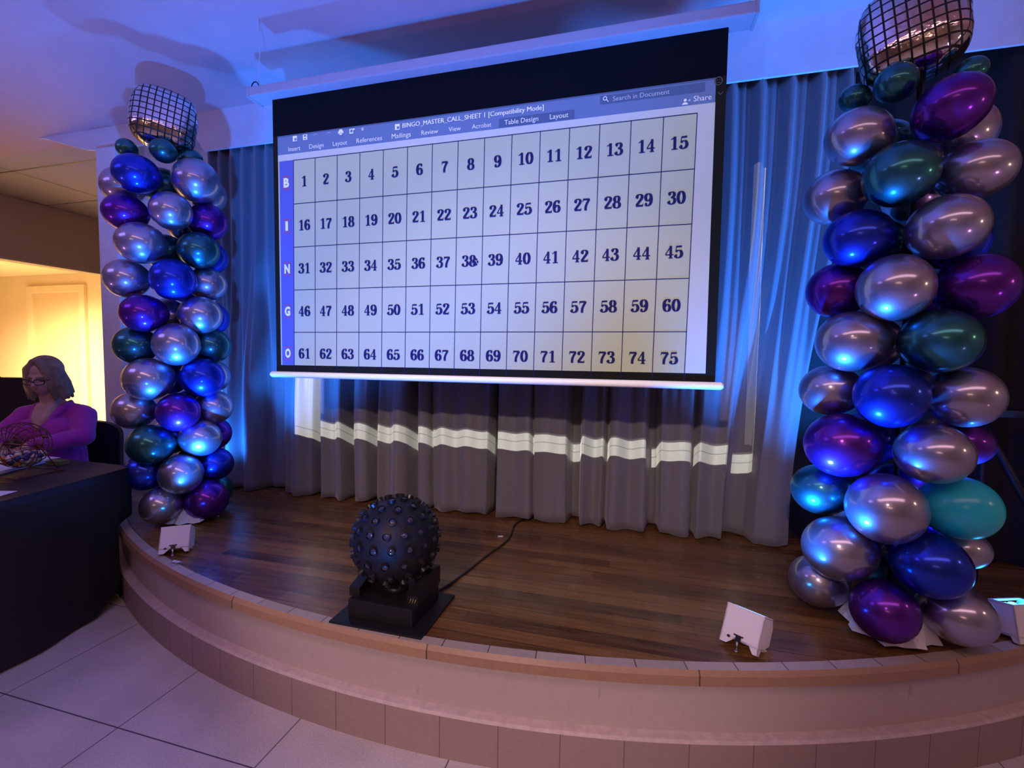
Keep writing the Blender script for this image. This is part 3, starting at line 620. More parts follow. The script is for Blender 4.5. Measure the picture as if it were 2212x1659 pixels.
tube_o = link('lens_tube', bm, [M_BLK, M_LENS], DB)
cnt = 0
rows_ = [(78, 4), (60, 8), (42, 12), (24, 15), (6, 16), (-14, 15), (-33, 13), (-51, 10)]
for ri, (la, n) in enumerate(rows_):
    for k in range(n):
        lo = 2*PI*(k+0.5*(ri % 2))/n + 0.2*ri; la_ = math.radians(la)
        nrm = Vector((math.cos(la_)*math.cos(lo), math.cos(la_)*math.sin(lo), math.sin(la_)))
        q = nrm.to_track_quat('Z', 'Y')
        o = tube_o if cnt == 0 else tube_o.copy()
        if cnt: C.objects.link(o)
        o.parent = DB; o.location = Vector((0, 0, ZB))+nrm*(RB-0.001); o.rotation_euler = q.to_euler(); cnt += 1
bm = bmesh.new(); tube(bm, catmull([(0.09, 0.13), (0.14, 0.28), (0.19, 0.55), (0.24, 0.8), (0.22, 1.05), (0.30, 1.2)], 6), 0.005, 8)
bmesh.ops.transform(bm, matrix=Matrix.Translation((0, 0, 0.006)), verts=bm.verts); link('power_cord', bm, M_BLK, DB)

# ------------------------------------------------------------------ balloon columns
LCOL = [
 (-2.795, 1.998, 2.54, 0.048, 0.051, 'G', 'small left'), (-2.602, 2.055, 2.53, 0.068, 0.063, 'G', 'small front'), (-2.604, 2.224, 2.553, 0.072, 0.055, 'G', 'small right'),
 (-2.689, 1.969, 2.38, 0.113, 0.104, 'B', '1 left'), (-2.513, 2.176, 2.403, 0.134, 0.123, 'S', '1 right'), (-2.901, 2.044, 2.357, 0.094, 0.108, 'S', '1 back left'),
 (-2.797, 1.98, 2.182, 0.1, 0.1, 'P', '2 left'), (-2.561, 2.058, 2.197, 0.105, 0.105, 'S', '2 front'), (-2.546, 2.277, 2.196, 0.099, 0.112, 'P', '2 right'),
 (-2.682, 1.976, 2.006, 0.12, 0.113, 'S', '3 left'), (-2.51, 2.179, 2.003, 0.113, 0.105, 'G', '3 right'),
 (-2.799, 1.977, 1.815, 0.1, 0.11, 'S', '4 left'), (-2.56, 2.059, 1.815, 0.112, 0.118, 'B', '4 front'), (-2.552, 2.269, 1.822, 0.095, 0.1, 'S', '4 right'),
 (-2.681, 1.978, 1.619, 0.116, 0.105, 'P', '5 left'), (-2.51, 2.18, 1.625, 0.118, 0.111, 'S', '5 right'),
 (-2.781, 1.999, 1.44, 0.095, 0.108, 'G', '6 left'), (-2.556, 2.064, 1.449, 0.114, 0.124, 'S', '6 front'), (-2.543, 2.28, 1.447, 0.096, 0.114, 'G', '6 right'),
 (-2.674, 1.987, 1.25, 0.12, 0.121, 'S', '7 left'), (-2.509, 2.181, 1.257, 0.12, 0.116, 'B', '7 right'),
 (-2.792, 1.986, 1.066, 0.091, 0.109, 'S', '8 left'), (-2.556, 2.063, 1.059, 0.109, 0.112, 'P', '8 front'), (-2.54, 2.283, 1.067, 0.087, 0.109, 'S', '8 right'),
 (-2.672, 1.989, 0.876, 0.117, 0.115, 'G', '9 left'), (-2.52, 2.168, 0.893, 0.115, 0.11, 'S', '9 right'),
 (-2.766, 2.017, 0.702, 0.093, 0.112, 'B', '10 left'), (-2.553, 2.067, 0.695, 0.112, 0.117, 'S', '10 front'), (-2.542, 2.281, 0.709, 0.088, 0.103, 'B', '10 right'),
 (-2.647, 2.018, 0.515, 0.098, 0.109, 'S', '11 left'), (-2.505, 2.185, 0.514, 0.117, 0.123, 'P', '11 right')]
RCOL = [
 (0.769, 2.104, 2.404, 0.054, 0.048, 'G', 'small left'), (0.836, 1.951, 2.368, 0.067, 0.062, 'G', 'small front'), (1.057, 1.969, 2.384, 0.049, 0.044, 'G', 'small right'),
 (0.75, 2.002, 2.218, 0.103, 0.098, 'S', '1 left'), (0.973, 1.898, 2.24, 0.108, 0.094, 'P', '1 right'),
 (0.724, 2.114, 2.04, 0.086, 0.104, 'S', '2 left'), (0.847, 1.912, 2.042, 0.112, 0.107, 'G', '2 front'), (1.079, 1.948, 2.049, 0.095, 0.096, 'S', '2 right'),
 (0.765, 1.995, 1.85, 0.114, 0.104, 'B', '3 left'), (0.98, 1.894, 1.852, 0.115, 0.105, 'S', '3 right'),
 (0.745, 2.104, 1.678, 0.095, 0.11, 'P', '4 left'), (0.851, 1.911, 1.657, 0.111, 0.116, 'S', '4 front'), (1.098, 1.938, 1.661, 0.105, 0.112, 'P', '4 right'),
 (0.764, 1.996, 1.475, 0.119, 0.113, 'S', '5 left'), (0.981, 1.894, 1.474, 0.115, 0.109, 'G', '5 right'),
 (0.739, 2.107, 1.286, 0.094, 0.1, 'S', '6 left'), (0.856, 1.908, 1.283, 0.108, 0.113, 'B', '6 front'), (1.089, 1.943, 1.284, 0.098, 0.105, 'S', '6 right'),
 (0.751, 2.001, 1.086, 0.135, 0.121, 'P', '7 left'), (0.984, 1.893, 1.09, 0.115, 0.103, 'S', '7 right'), (1.138, 2.053, 1.111, 0.061, 0.084, 'P', '7 back right'),
 (0.727, 2.112, 0.883, 0.091, 0.101, 'G', '8 left'), (0.861, 1.906, 0.883, 0.124, 0.124, 'S', '8 front'), (1.095, 1.94, 0.899, 0.111, 0.109, 'A', '8 right'),
 (0.759, 1.998, 0.689, 0.131, 0.12, 'S', '9 left'), (0.994, 1.888, 0.704, 0.115, 0.11, 'B', '9 right'), (1.146, 2.049, 0.724, 0.055, 0.078, 'S', '9 back right'),
 (0.733, 2.109, 0.506, 0.092, 0.101, 'S', '10 left'), (0.873, 1.9, 0.516, 0.103, 0.108, 'P', '10 front'), (1.109, 1.934, 0.519, 0.101, 0.099, 'S', '10 right')]
def balloon_mesh(col):
    bm = bmesh.new(); prof = []
    n = 22
    for i in range(n+1):
        t = PI*i/n; z = -math.cos(t); r = math.sin(t)
        if z < 0: r *= 1-0.07*(-z)**2; z *= 1.09
        prof.append((max(r, 0.012), z*0.985))
    lathe(bm, [(0.05, -1.14), (0.02, -1.10)]+prof, 32)
    me = bpy.data.meshes.new('balloon'); bm.normal_update(); bm.to_mesh(me); bm.free(); me.materials.append(M_BALL[col])
    me.polygons.foreach_set('use_smooth', [True]*len(me.polygons)); return me
BM = {k: balloon_mesh(k) for k in M_BALL}
CN = dict(B='blue', S='silver', P='purple', G='teal green', A='aqua')
ORD = ['', 'top', 'second', 'third', 'fourth', 'fifth', 'sixth', 'seventh', 'eighth', 'ninth', 'tenth', 'eleventh']
def balloons(col, ax, side, group, last):
    for (x, y, z, rx, rz, c, ds) in col:
        o = bpy.data.objects.new('balloon', BM[c]); C.objects.link(o)
        out = Vector((x-ax[0], y-ax[1], 0)); 
        if out.length < 0.02: out = Vector((0, -1, 0))
        out.normalize(); r = 0.5*(rx+rz)
        if 'small' not in ds: r = min(max(r, 0.104), 0.122)
        o.location = (x, y, z)
        tilt = Vector((0, 0, random.uniform(-0.12, 0.12) if 'small' not in ds else 0.35))
        if (c, ds) == ('P', '1 right'): tilt = Vector((0, 0, 0.45))
        o.rotation_euler = (out+tilt).to_track_quat('Z', 'Y').to_euler()
        kk = max(0.9, min(1.12, rx/rz))
        o.scale = (r*0.99, r*0.99*min(1.03, rz/r), r*(1.0 if 'front' in ds else 1.03))
        fin = 'pearl' if c == 'A' else 'chrome'
        if 'small' in ds:
            pos = {'small left': 'on the left', 'small front': 'at the front', 'small right': 'on the right'}[ds]
            lab = f'small teal green balloon under the mirrored balloon of the {side} column, {pos}'
        else:
            nn, pos = ds.split(' ', 1); nn = int(nn); row = ORD[nn] if nn < last else 'bottom'
            if nn == 1: row = 'top'
            p = {'left': f'on the left of the {row} row', 'right': f'on the right of the {row} row', 'front': f'at the front of the {row} row', 'back left': f'peeping out behind the {row} row', 'back right': f'peeping out behind the {row} row', 'rear': f'hidden at the back of the {row} row', 'rear left': f'hidden at the back left of the {row} row', 'rear right': f'hidden at the back right of the {row} row'}[pos]
            lab = f'{CN[c]} {fin} balloon {p}, {side} balloon column'
        tag(o, lab, 'balloon', group)
AXL, AXR = (-2.62, 2.20), (0.95, 2.03)
def backs(col, ax, view):
    v = Vector((ax[0], ax[1])).normalized(); sd = Vector((v.y, -v.x)); out = []; random.seed(5)
    for n in range(1, 12):
        zs = [q[2] for q in col if q[6].startswith(f'{n} ') and 'back' not in q[6]]
        if not zs: continue
        z = sum(zs)/len(zs); three = len(zs) == 3
        for k, nm in (((0, 'rear'),) if three else ((-1, 'rear left'), (1, 'rear right'))):
            p = Vector(ax)+v*(0.15 if three else 0.11)+sd*k*0.11
            out.append((p.x, p.y, z, 0.108, 0.108, random.choice('BSSPG'), f'{n} {nm}'))
    return out
LCOL += backs(LCOL, AXL, None); RCOL += backs(RCOL, AXR, None)
balloons(LCOL, AXL, 'left', 'balloons of the left column', 11)
balloons(RCOL, AXR, 'right', 'balloons of the right column', 10)
def foil(loc, r, rz, roll, label):
    bm = bmesh.new()
    sphere(bm, Vector((0, 0, 0)), 1.0, 48, 32)
    for v in bm.verts:
        p = v.co.normalized(); k = 3.0
        s = (abs(p.x)**k+abs(p.y*1.12)**k+abs(p.z)**k)**(-1/k); v.co = Vector((p.x*s*r, p.y*s*r*0.86, p.z*s*r*1.06))
        a = math.atan2(p.z, p.x); v.co *= 1+0.012*math.sin(9*a)*(abs(p.y) < 0.45)
    o = link('mirrored_balloon', bm, M_FOIL, None, True, loc); o.rotation_euler = (0, roll, rz); tag(o, label, 'balloon', 'mirrored foil balloons'); return o
foil((-2.705, 2.15, 2.748), 0.160, math.radians(48), math.radians(8), 'silver mirrored foil balloon with black grid, topping the left balloon column')
foil((0.912, 2.04, 2.575), 0.157, math.radians(-25), math.radians(-8), 'silver mirrored foil balloon with black grid, topping the right balloon column')
def column_pole(ax, top, side):
    t = empty('balloon_stand', (ax[0], ax[1], ZS)); tag(t, f'thin black pole on a white weighted base inside the {side} balloon column', 'stand', 'balloon column stands')
    bm = bmesh.new(); tube(bm, [(0, 0, 0.01), (0, 0, top-ZS)], 0.009, 10); link('pole', bm, M_BLKM, t)
    bm = bmesh.new(); n = 28
    # crumpled white plastic skirt over the base weight
    random.seed(int(ax[0]*100)); rr = [0.118+0.042*math.sin(i*0.9)**2*random.uniform(.6, 1) for i in range(n)]
    v0 = [bm.verts.new((rr[i]*math.cos(2*PI*i/n), rr[i]*math.sin(2*PI*i/n), 0.003+0.02*random.random())) for i in range(n)]
    v1 = [bm.verts.new((rr[i]*0.8*math.cos(2*PI*i/n), rr[i]*0.8*math.sin(2*PI*i/n), 0.05+0.035*random.random())) for i in range(n)]
    v2 = [bm.verts.new((0.05*math.cos(2*PI*i/n), 0.05*math.sin(2*PI*i/n), 0.10)) for i in range(n)]
    for a, b in ((v0, v1), (v1, v2)):
        for i in range(n): bm.faces.new((a[i], a[(i+1) % n], b[(i+1) % n], b[i]))
    bm.faces.new(v2)
    link('weighted_base', bm, M_PAPER, t)
column_pole((-2.60, 2.17), 2.60, 'left'); column_pole((0.93, 2.00), 2.42, 'right')

# ------------------------------------------------------------------ bits on the stage
bm = bmesh.new()
for (x0, y0, x1, y1) in ((1.44, 2.50, 1.84, 2.50), ):
    tube(bm, [(1.50, 2.52, ZS+0.72), (1.78, 2.52, ZS+0.16)], 0.016, 8)
st = empty('equipment_stand', (1.62, 2.55, ZS)); tag(st, 'black folding stand in front of the black drape at the right', 'stand')
bmesh.ops.transform(bm, matrix=Matrix.Translation((-1.62, -2.55, -ZS)), verts=bm.verts); link('brace', bm, M_BLKM, st)
for x in (-0.09, 0.26):
    bm = bmesh.new(); tube(bm, [(x, 0.03, 0.0), (x, 0.03, 0.78)], 0.012, 8); link('leg', bm, M_BLKM, st)
bm = bmesh.new(); box(bm, (-0.14, -0.08, 0.78), (0.34, 0.12, 0.81), bev=0.004); link('top', bm, M_BLKM, st)
bm = bmesh.new(); vs = []
for i in range(9):
    vs.append(((i-4)*0.006, 0.012*math.sin(i*1.7), 0.004+0.006*(i % 2)))
for i in range(8): quad(bm, [vs[i], vs[i+1], (vs[i+1][0], vs[i+1][1]+0.02, 0.002), (vs[i][0], vs[i][1]+0.02, 0.002)])
o = link('paper_scrap', bm, M_PAPER, None, False, (-2.115, 1.665, ZS+0.004)); tag(o, 'crumpled white paper scrap on the stage edge by the left wash light', 'scrap')
bm = bmesh.new(); box(bm, (-0.014, -0.006, 0), (0.014, 0.006, 0.004), bev=0.001); o = link('paper_scrap', bm, M_PAPER, None, False, (-0.72, 2.45, ZS+0.001)); o.rotation_euler.z = 0.4; tag(o, 'tiny white scrap lying on the stage boards below the screen', 'scrap')

# ------------------------------------------------------------------ table with cloth
ZT = 0.75
QA, QB, QC, QD = Vector((-2.765, 1.945, 0)), Vector((-2.52, 0.80, 0)), Vector((-4.10, 0.72, 0)), Vector((-4.35, 1.98, 0))
tb = empty('folding_table', ((QA.x+QC.x)/2, (QA.y+QC.y)/2, 0)); tag(tb, 'table at the left end of the stage, hidden under a black cloth', 'table')
O2 = tb.location
cen = (QA+QB+QC+QD)/4
ins = lambda p, k: p+(cen-p)*k
bm = bmesh.new(); prism(bm, [ins(p, 0.02)+Vector((0, 0, ZT-0.03))-O2 for p in (QA, QB, QC, QD)], (0, 0, 0.026)); link('tabletop', bm, M_BLKM, tb)
for p in (QA, QB, QC, QD):
    q = ins(p, 0.16)-O2; bm = bmesh.new(); tube(bm, [(q.x, q.y, 0), (q.x, q.y, ZT-0.03)], 0.016, 10); link('leg', bm, M_BLKM, tb)
# draped cloth: perimeter with rounded corners, falling in soft folds
per = []
PTS = [QB, QA, QD, QC]
for i in range(4):
    p, q, s = PTS[i-1], PTS[i], PTS[(i+1) % 4]
    d0, d1 = (p-q).normalized(), (s-q).normalized(); R_ = 0.045
    a, b = q+d0*R_, q+d1*R_
    prevb = per[-1] if per else None
    if per:
        L = (a-per[-1]).length; m = int(L/0.03)
        for k in range(1, m): per.append(per[-k] if False else prevb+(a-prevb)*k/m)
    for k in range(7):
        t = k/6; per.append((1-t)**2*a+2*t*(1-t)*q+t*t*b)
a = per[0]; prevb = per[-1]; m = int((a-prevb).length/0.03)
for k in range(1, m): per.append(prevb+(a-prevb)*k/m)
N = len(per)
bm = bmesh.new(); rings = []
def outn(i):
    t = per[(i+1) % N]-per[i-1]; n_ = Vector((t.y, -t.x, 0)).normalized()
    return n_ if n_.dot(per[i]-cen) > 0 else -n_
nz = 16
for j in range(nz+1):
    rg = []
    for i in range(N):
        p = per[i]; n_ = outn(i); f = j/nz
        dA = (p-QA).length
        hem = 0.012 + 0.070*math.exp(-((dA-0.15)/0.055)**2)*(1 if p.y < QA.y-0.02 else 0)
        z = ZT+0.002-(ZT-hem)*f
        off = 0.004+0.010*min(1, f*6) + f*(0.010*math.sin(i*0.55)+0.010*math.sin(i*0.23+1)) + 0.03*f*math.exp(-(dA/0.10)**2)*0.0
        if p.y > 1.7 and p.x > -3.0: off = min(off, 0.012)
        v = Vector((p.x+n_.x*off, p.y+n_.y*off, z))
        if z < 0.44:
            e = Vector((v.x-SC[0], v.y-SC[1], 0)); L = e.length
            if L < 4.372: v += e*(4.372-L)/L
        rg.append(bm.verts.new(v))
    rings.append(rg)
for a_, b_ in zip(rings, rings[1:]):
    for i in range(N):
        f = bm.faces.new((a_[i], b_[i], b_[(i+1) % N], a_[(i+1) % N])); f.smooth = True
bm.faces.new(rings[0])
bmesh.ops.recalc_face_normals(bm, faces=bm.faces)
o = link('tablecloth', bm, M_CLOTH); tag(o, 'black cloth draped to the floor over the table beside the stage', 'tablecloth')
bm = bmesh.new(); box(bm, (-0.012, -0.004, -0.006), (0.012, 0.004, 0.006), bev=0.002); o = link('cloth_clip', bm, M_STEEL, None, False, (-2.795, 1.83, 0.60)); o.rotation_euler = (0, 0, 1.35)
tag(o, 'tiny bright clip on the side of the black tablecloth', 'clip')
def sheet(name, pts, z, th, m, label, group=None, cat='paper'):
    bm = bmesh.new(); prism(bm, [Vector((*p, z)) for p in pts], (0, 0, th)); o = link(name, bm, m); tag(o, label, cat, group); return o
sheet('paper_stack', [(-3.32, 2.00-0.09), (-3.20, 1.60), (-3.62, 1.45), (-3.72, 1.88)], ZT+0.004, 0.016, M_PAPER, 'stack of white paper sheets on the black table behind the ball cage', 'papers on the table')
sheet('paper_sheet', [(-3.28, 1.915), (-3.40, 1.70), (-3.70, 1.72), (-3.60, 1.915)], ZT+0.0205, 0.003, M_PAPER, 'loose white sheet lying on top of the paper stack', 'papers on the table')
sheet('paper_sheet', [(-2.74, 1.43), (-2.71, 1.34), (-2.95, 1.22), (-2.98, 1.36)], ZT+0.004, 0.002, M_PAPER, 'white paper sheet at the near edge of the black table, left frame edge', 'papers on the table')
sheet('marker_box', [(-3.15, 1.88), (-3.14, 1.83), (-3.24, 1.82), (-3.25, 1.87)], ZT+0.004, 0.022, mat('olive_card', (0.16, 0.17, 0.03), 0.6), 'small olive green packet on the table beside the papers', None, 'packet')

# ------------------------------------------------------------------ wire ball cage with balls
CG = Vector((-3.13, 1.66, ZT+0.004)); RC = 0.118; zc_ = 0.150
cage = empty('bingo_cage', CG); tag(cage, 'wire bingo ball cage standing on the black table in front of the seated woman', 'bingo cage')
M_WIRE = mat('copper_wire', (0.20, 0.07, 0.05), 0.35, metal=0.9, var=0.2)
bm = bmesh.new()
for k in range(11):
    a = k*PI/11
    tube(bm, [(RC*math.cos(t), RC*math.sin(t)*math.cos(a), zc_+RC*math.sin(t)*math.sin(a)) for t in [i*2*PI/36 for i in range(36)]], 0.0016, 5, closed=True)
for la in (-60, -38, -18, 0, 18, 38, 60):
    r = RC*math.cos(math.radians(la)); x = RC*math.sin(math.radians(la))
    tube(bm, [(x, r*math.cos(t), zc_+r*math.sin(t)) for t in [i*2*PI/30 for i in range(30)]], 0.0016, 5, closed=True)
link('wire_globe', bm, M_WIRE, cage)
bm = bmesh.new(); tube(bm, [(-RC-0.03, 0, zc_), (RC+0.035, 0, zc_)], 0.003, 8); link('axle', bm, M_WIRE, cage)
bm = bmesh.new(); tube(bm, [(RC+0.03, 0, zc_), (RC+0.035, 0, zc_), (RC+0.035, 0.01, zc_+0.05)], 0.003, 8); tube(bm, [(RC+0.03, 0.01, zc_+0.05), (RC+0.06, 0.01, zc_+0.05)], 0.006, 8); link('crank', bm, M_WIRE, cage)
for sx in (-1, 1):
    bm = bmesh.new(); x = sx*(RC+0.022)
    tube(bm, [(x, 0, zc_), (x*1.02, -0.07, 0.02), (x*1.05, -0.10, 0.003), (x*1.05, 0.10, 0.003), (x*1.02, 0.07, 0.02), (x, 0, zc_)], 0.0026, 6); link('leg', bm, M_WIRE, cage)
bm = bmesh.new()
for y in (-0.10, 0.10): tube(bm, [(-(RC+0.022)*1.05, y, 0.003), ((RC+0.022)*1.05, y, 0.003)], 0.0026, 6)
tube(bm, [(-0.02, -0.10, 0.003), (0.06, -0.17, 0.003), (0.18, -0.16, 0.003), (0.20, -0.12, 0.003)], 0.0026, 6); link('base_frame', bm, M_WIRE, cage)
BC = {'white': mat('ball_white', (0.75, 0.70, 0.60), 0.35), 'orange': mat('ball_orange', (0.70, 0.26, 0.05), 0.35), 'blue': mat('ball_blue', (0.05, 0.07, 0.30), 0.35)}
BMESH = {}
for k, m in BC.items():
    bm = bmesh.new(); sphere(bm, Vector((0, 0, 0)), 0.0145, 14, 10); me = bpy.data.meshes.new('bingo_ball'); bm.to_mesh(me); bm.free(); me.materials.append(m); BMESH[k] = me
random.seed(3); placed = []
for lev, rr_ in ((zc_-RC+0.018, (0.0, 0.032)), (zc_-RC+0.036, (0.016, 0.045, 0.062)), (zc_-RC+0.060, (0.02, 0.05, 0.080))):
    for r in rr_:
        n = max(1, int(2*PI*r/0.031))
        for k in range(n):
            a = 2*PI*k/n+r*40+lev*30; p = CG+Vector((r*math.cos(a), r*math.sin(a), lev+random.uniform(-.002, .002)))
            if all((p-q).length > 0.0275 for q in placed): placed.append(p)
for p in placed:
    k = random.choice(['white', 'white', 'white', 'orange', 'blue', 'blue'])
    o = bpy.data.objects.new('bingo_ball', BMESH[k]); C.objects.link(o); o.location = p
    tag(o, f'small {k} bingo ball in the bottom of the wire cage', 'ball', 'bingo balls in the wire cage')

# ------------------------------------------------------------------ black panel behind the seated woman
bm = bmesh.new(); box(bm, (-0.42, -0.03, 0.0), (0.42, 0.03, 1.17), bev=0.01)
for i in range(14): box(bm, (-0.41+i*0.03, -0.012, 1.165), (-0.398+i*0.03, 0.0, 1.165+0.012*(i % 3)))
o = link('room_divider', bm, M_CLOTH, None, False, (-5.30, 2.70, 0)); o.rotation_euler.z = 0.3; tag(o, 'plain black divider standing behind the seated woman at the left edge', 'divider')

# ------------------------------------------------------------------ seated woman
PW = Vector((-3.80, 2.20, 0)); FD = Vector((0.44, -0.898, 0)).normalized(); LD = Vector((-FD.y, FD.x, 0))
def W(l, f, z): return PW+LD*l+FD*f+Vector((0, 0, z))-PW
def capsule(bm, a, b, ra, rb, seg=16):
    a, b = Vector(a), Vector(b); d = (b-a); n = 5
    pts, rs = [], []
    u_ = d.normalized()
    for i in range(n): t = i/n*PI/2; pts.append(a-u_*ra*math.cos(t)); rs.append(max(0.0006, ra*math.sin(t)))
    pts.append(a); rs.append(ra); pts.append(b); rs.append(rb)
    for i in range(n-1, -1, -1): t = i/n*PI/2; pts.append(b+u_*rb*math.cos(t)); rs.append(max(0.0006, rb*math.sin(t)))
    tube(bm, pts, rs, seg)
def chain(bm, P, R, seg=16):
    for i in range(len(P)-1): capsule(bm, P[i], P[i+1], R[i], R[i+1], seg)
def remesh(o, vox, sm=6):
    md = o.modifiers.new('union', 'REMESH'); md.mode = 'VOXEL'; md.voxel_size = vox; md.use_smooth_shade = True
    if sm: s_ = o.modifiers.new('soft', 'SMOOTH'); s_.iterations = sm; s_.factor = 0.5
wm = empty('person', PW); tag(wm, 'person with blonde bob, glasses and magenta shirt, seated at the black table', 'person')
M_SKIN = mat('skin', (0.52, 0.31, 0.24), 0.5, var=0.06, scale=60); M_SHIRT = mat('magenta_shirt', (0.42, 0.02, 0.36), 0.75, var=0.12, scale=90, sheen=0.3)
M_HAIR = mat('ash_blonde_hair', (0.27, 0.19, 0.12), 0.5, var=0.35, scale=25)
HC = Vector((0, 0.075, 1.235))     # head centre (left, forward, up)
tilt_h = 0.28
def Hd(l, f, z):                   # head-local point, nodding forward
    c, s = math.cos(tilt_h), math.sin(tilt_h); y, zz = f*c+z*s, -f*s+z*c
    return W(HC.x+l, HC.y+y, HC.z+zz)
ROTH = Matrix.Rotation(math.atan2(LD.y, LD.x), 4, 'Z') @ Matrix.Rotation(-tilt_h, 4, 'X')
bm = bmesh.new()
chain(bm, [W(0, -0.02, .50), W(0, 0, .70), W(0, .01, .90), W(0, 0, 1.01)], [.13, .12, .112, .08])
chain(bm, [W(0, 0, 1.01), W(0, .035, 1.09), W(0, .055, 1.16)], [.065, .055, .055])
for s in (-1, 1): chain(bm, [W(s*.030, .065, 1.03), W(s*.022, .115, .965), W(0, .142, .905)], [.034, .034, .024])
sphere(bm, Hd(0, -0.012, 0.035), (0.074, 0.092, 0.085), 24, 16, mtx=ROTH)      # cranium
sphere(bm, Hd(0, 0.028, -0.030), (0.060, 0.062, 0.080), 24, 16, mtx=ROTH)      # face
sphere(bm, Hd(0, 0.048, -0.085), (0.034, 0.036, 0.028), 16, 10, mtx=ROTH)      # chin
for s in (-1, 1):
    sphere(bm, Hd(s*0.038, 0.055, -0.035), (0.026, 0.026, 0.026), 14, 10, mtx=ROTH)  # cheek
    sphere(bm, Hd(s*0.074, -0.008, -0.010), (0.010, 0.020, 0.032), 12, 8, mtx=ROTH)  # ear
    capsule(bm, Hd(s*0.014, 0.078, 0.022), Hd(s*0.050, 0.064, 0.022), .011, .009)    # brow
capsule(bm, Hd(0, 0.086, 0.012), Hd(0, 0.106, -0.026), .009, .013); 
for s in (-1, 1): sphere(bm, Hd(s*0.011, 0.096, -0.030), 0.009, 10, 8)
capsule(bm, Hd(-0.016, 0.082, -0.058), Hd(0.016, 0.082, -0.058), .0085, .0085)
def arm(bm, s, cuff=None):
    sh, el, wr = W(s*.168, -.005, .965), W(s*.232, .12, .835), W(s*.075, .335, .812)
    if cuff: chain(bm, [sh, el, el+(wr-el)*.88], [.068, .062, .047])
    else: chain(bm, [sh, el, wr], [.060, .045, .030])
    return el, wr
HANDS = []
for s in (-1, 1):
    el, wr = arm(bm, s)
    fdir = (wr-el).normalized(); side = fdir.cross(Vector((0, 0, 1))).normalized()
    palm = wr+fdir*.052-Vector((0, 0, .008))
    for k in (-1, -.33, .33, 1): capsule(bm, wr+side*k*.016, palm+side*k*.029+fdir*.02, .015, .0115, 10)
    for k, L in zip((-1.5, -.5, .5, 1.5), (.060, .070, .074, .066) if s > 0 else (.066, .074, .070, .060)):
        b0 = palm+side*k*.0195+fdir*.026; b1 = b0+fdir*L*.45-Vector((0, 0, .006)); b2 = b1+fdir*L*.36-Vector((0, 0, .017)); b3 = b2+fdir*L*.22-Vector((0, 0, .014))
        chain(bm, [b0, b1, b2, b3], [.0095, .0088, .008, .007], 10)
    th = -side if s > 0 else side
    th = th if (wr+th-W(0, .3, .8)).length < (wr-th-W(0, .3, .8)).length else -th
    t0 = wr+fdir*.015+th*.020; t1 = t0+fdir*.032+th*.022-Vector((0, 0, .008)); t2 = t1+fdir*.028+th*.004-Vector((0, 0, .010))
    chain(bm, [t0, t1, t2], [.013, .0105, .008], 10)
for s in (-1, 1):
    chain(bm, [W(s*.09, 0, .50), W(s*.11, .38, .50), W(s*.11, .42, .09)], [.085, .065, .045]); capsule(bm, W(s*.11, .40, .045), W(s*.12, .55, .035), .040, .032)
body = link('body', bm, M_SKIN, wm); remesh(body, .0048, 4)
# blouse with an open V collar
bm = bmesh.new()
chain(bm, [W(0, -0.02, .50), W(0, 0.005, .70), W(0, .010, .87), W(0, -.02, .94)], [.165, .158, .145, .115])
for s in (-1, 1):
    sphere(bm, W(s*.075, .085, .875), (0.085, 0.085, 0.085)); capsule(bm, W(s*.060, -0.025, 1.000), W(s*.160, -.010, .968), .056, .068); arm(bm, s, True)
    chain(bm, [W(s*.072, -.035, 1.055), W(s*.082, .03, 1.035), W(s*.055, .105, .975), W(s*.018, .150, .90)], [.020, .022, .020, .014])
shirt = link('shirt', bm, M_SHIRT, wm); remesh(shirt, .007, 4)
tx_ = bpy.data.textures.new('cloth_folds', 'CLOUDS'); tx_.noise_scale = 0.07
dm = shirt.modifiers.new('folds', 'DISPLACE'); dm.texture = tx_; dm.strength = 0.014; dm.mid_level = 0.5
# hair: parted bob falling past the jaw
bm = bmesh.new(); random.seed(11)
sphere(bm, Hd(0, -0.026, 0.042), (0.088, 0.098, 0.092), 24, 16, mtx=ROTH)
for s in (-1, 1):
    for k in range(11):
        t = k/10; ang = -0.35+t*2.25       # from temple round to the nape
        px_, py_ = s*(0.088*math.sin(min(ang+0.9, 1.57)) if ang < 0.67 else 0.088*math.cos((ang-0.67)*0.95)), 0.058-0.135*t
        top = Hd(s*0.012, 0.050-0.07*t, 0.118); mid = Hd(px_*0.95, py_*0.95+0.002, 0.055)
        low = Hd(px_*1.12+s*0.006, py_*0.95-0.004, -0.055+random.uniform(-.01, .01))
        end = Hd(px_*1.18+s*random.uniform(0, .018), py_*0.9-0.012+random.uniform(-.01, .01), -0.140+random.uniform(-.02, .015)+0.015*t)
        chain(bm, [top, mid, low, end], [.015, .019, .024, .011], 10)
hair = link('hair', bm, M_HAIR, wm); remesh(hair, .0055, 2)
bm = bmesh.new()
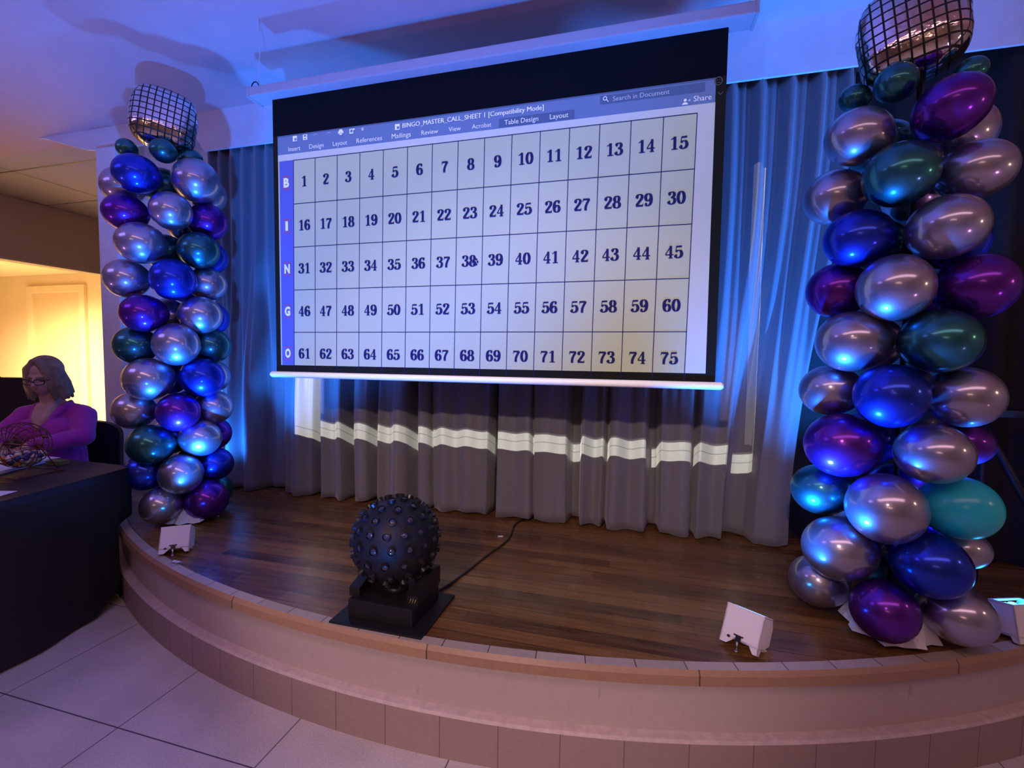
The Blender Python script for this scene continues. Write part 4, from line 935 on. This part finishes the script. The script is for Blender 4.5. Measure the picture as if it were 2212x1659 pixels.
for s in (-1, 1):
    cx_ = s*0.034
    pts = []
    for i in range(20):
        a = 2*PI*i/20; x = 0.029*math.copysign(abs(math.cos(a))**0.75, math.cos(a)); z = 0.0175*math.copysign(abs(math.sin(a))**0.75, math.sin(a))
        pts.append(Hd(cx_+x, 0.107-abs(cx_+x)*0.10, -0.006+z+0.10*s*x*0.8))
    tube(bm, pts, 0.0030, 6, closed=True)
    tube(bm, [Hd(s*0.062, 0.101, 0.002), Hd(s*0.078, 0.03, 0.0), Hd(s*0.080, -0.01, -0.005)], 0.0026, 6)
tube(bm, [Hd(-0.006, 0.109, -0.002), Hd(0, 0.112, 0.0), Hd(0.006, 0.109, -0.002)], 0.0026, 6)
link('glasses', bm, M_BLK, wm)
bm = bmesh.new()
for s in (-1, 1): capsule(bm, Hd(s*0.022, 0.0825, -0.004), Hd(s*0.044, 0.0765, -0.006), .0032, .0026, 8)
link('eyelids', bm, mat('lash_brown', (0.05, 0.03, 0.03), 0.6), wm)
bm = bmesh.new(); chain(bm, [Hd(-0.019, 0.084, -0.059), Hd(0, 0.0925, -0.0565), Hd(0.019, 0.084, -0.059)], [.0028, .0050, .0028], 8); link('lips', bm, mat('lips', (0.40, 0.12, 0.12), 0.45), wm)
bm = bmesh.new(); chain(bm, [W(-.10, -.01, .50), W(.10, -.01, .50)], [.14, .14])
for s in (-1, 1): chain(bm, [W(s*.09, 0, .50), W(s*.11, .38, .505), W(s*.11, .42, .12)], [.105, .085, .065])
tr = link('trousers', bm, mat('dark_trousers', (0.02, 0.02, 0.03), 0.8), wm); remesh(tr, .012, 3)
# chair
ch = empty('chair', PW); tag(ch, 'black chair with a rounded back, the seated woman on it', 'chair')
bm = bmesh.new(); pts = [W(-.22, -.20, .36), W(.22, -.20, .36), W(.22, .26, .36), W(-.22, .26, .36)]; prism(bm, pts, (0, 0, .04)); link('seat', bm, M_BLK, ch)
bm = bmesh.new(); N_ = 16; loop = []
for i in range(N_+1):
    a = PI*i/N_; loop.append(W(.245*math.cos(a)*(1 if abs(math.cos(a)) > .99 else 1), -.235, .78+.12*math.sin(a)**0.7))
loop = [W(.235, -.235, .45)]+loop+[W(-.235, -.235, .45)]
prism(bm, loop, -FD*0.045); link('backrest', bm, M_BLK, ch)
for l in (-.20, .20):
    for f in (-.20, .22): bm = bmesh.new(); tube(bm, [W(l, f, .36), W(l*1.06, f*1.08, 0)], .011, 8); link('leg', bm, M_BLKM, ch)
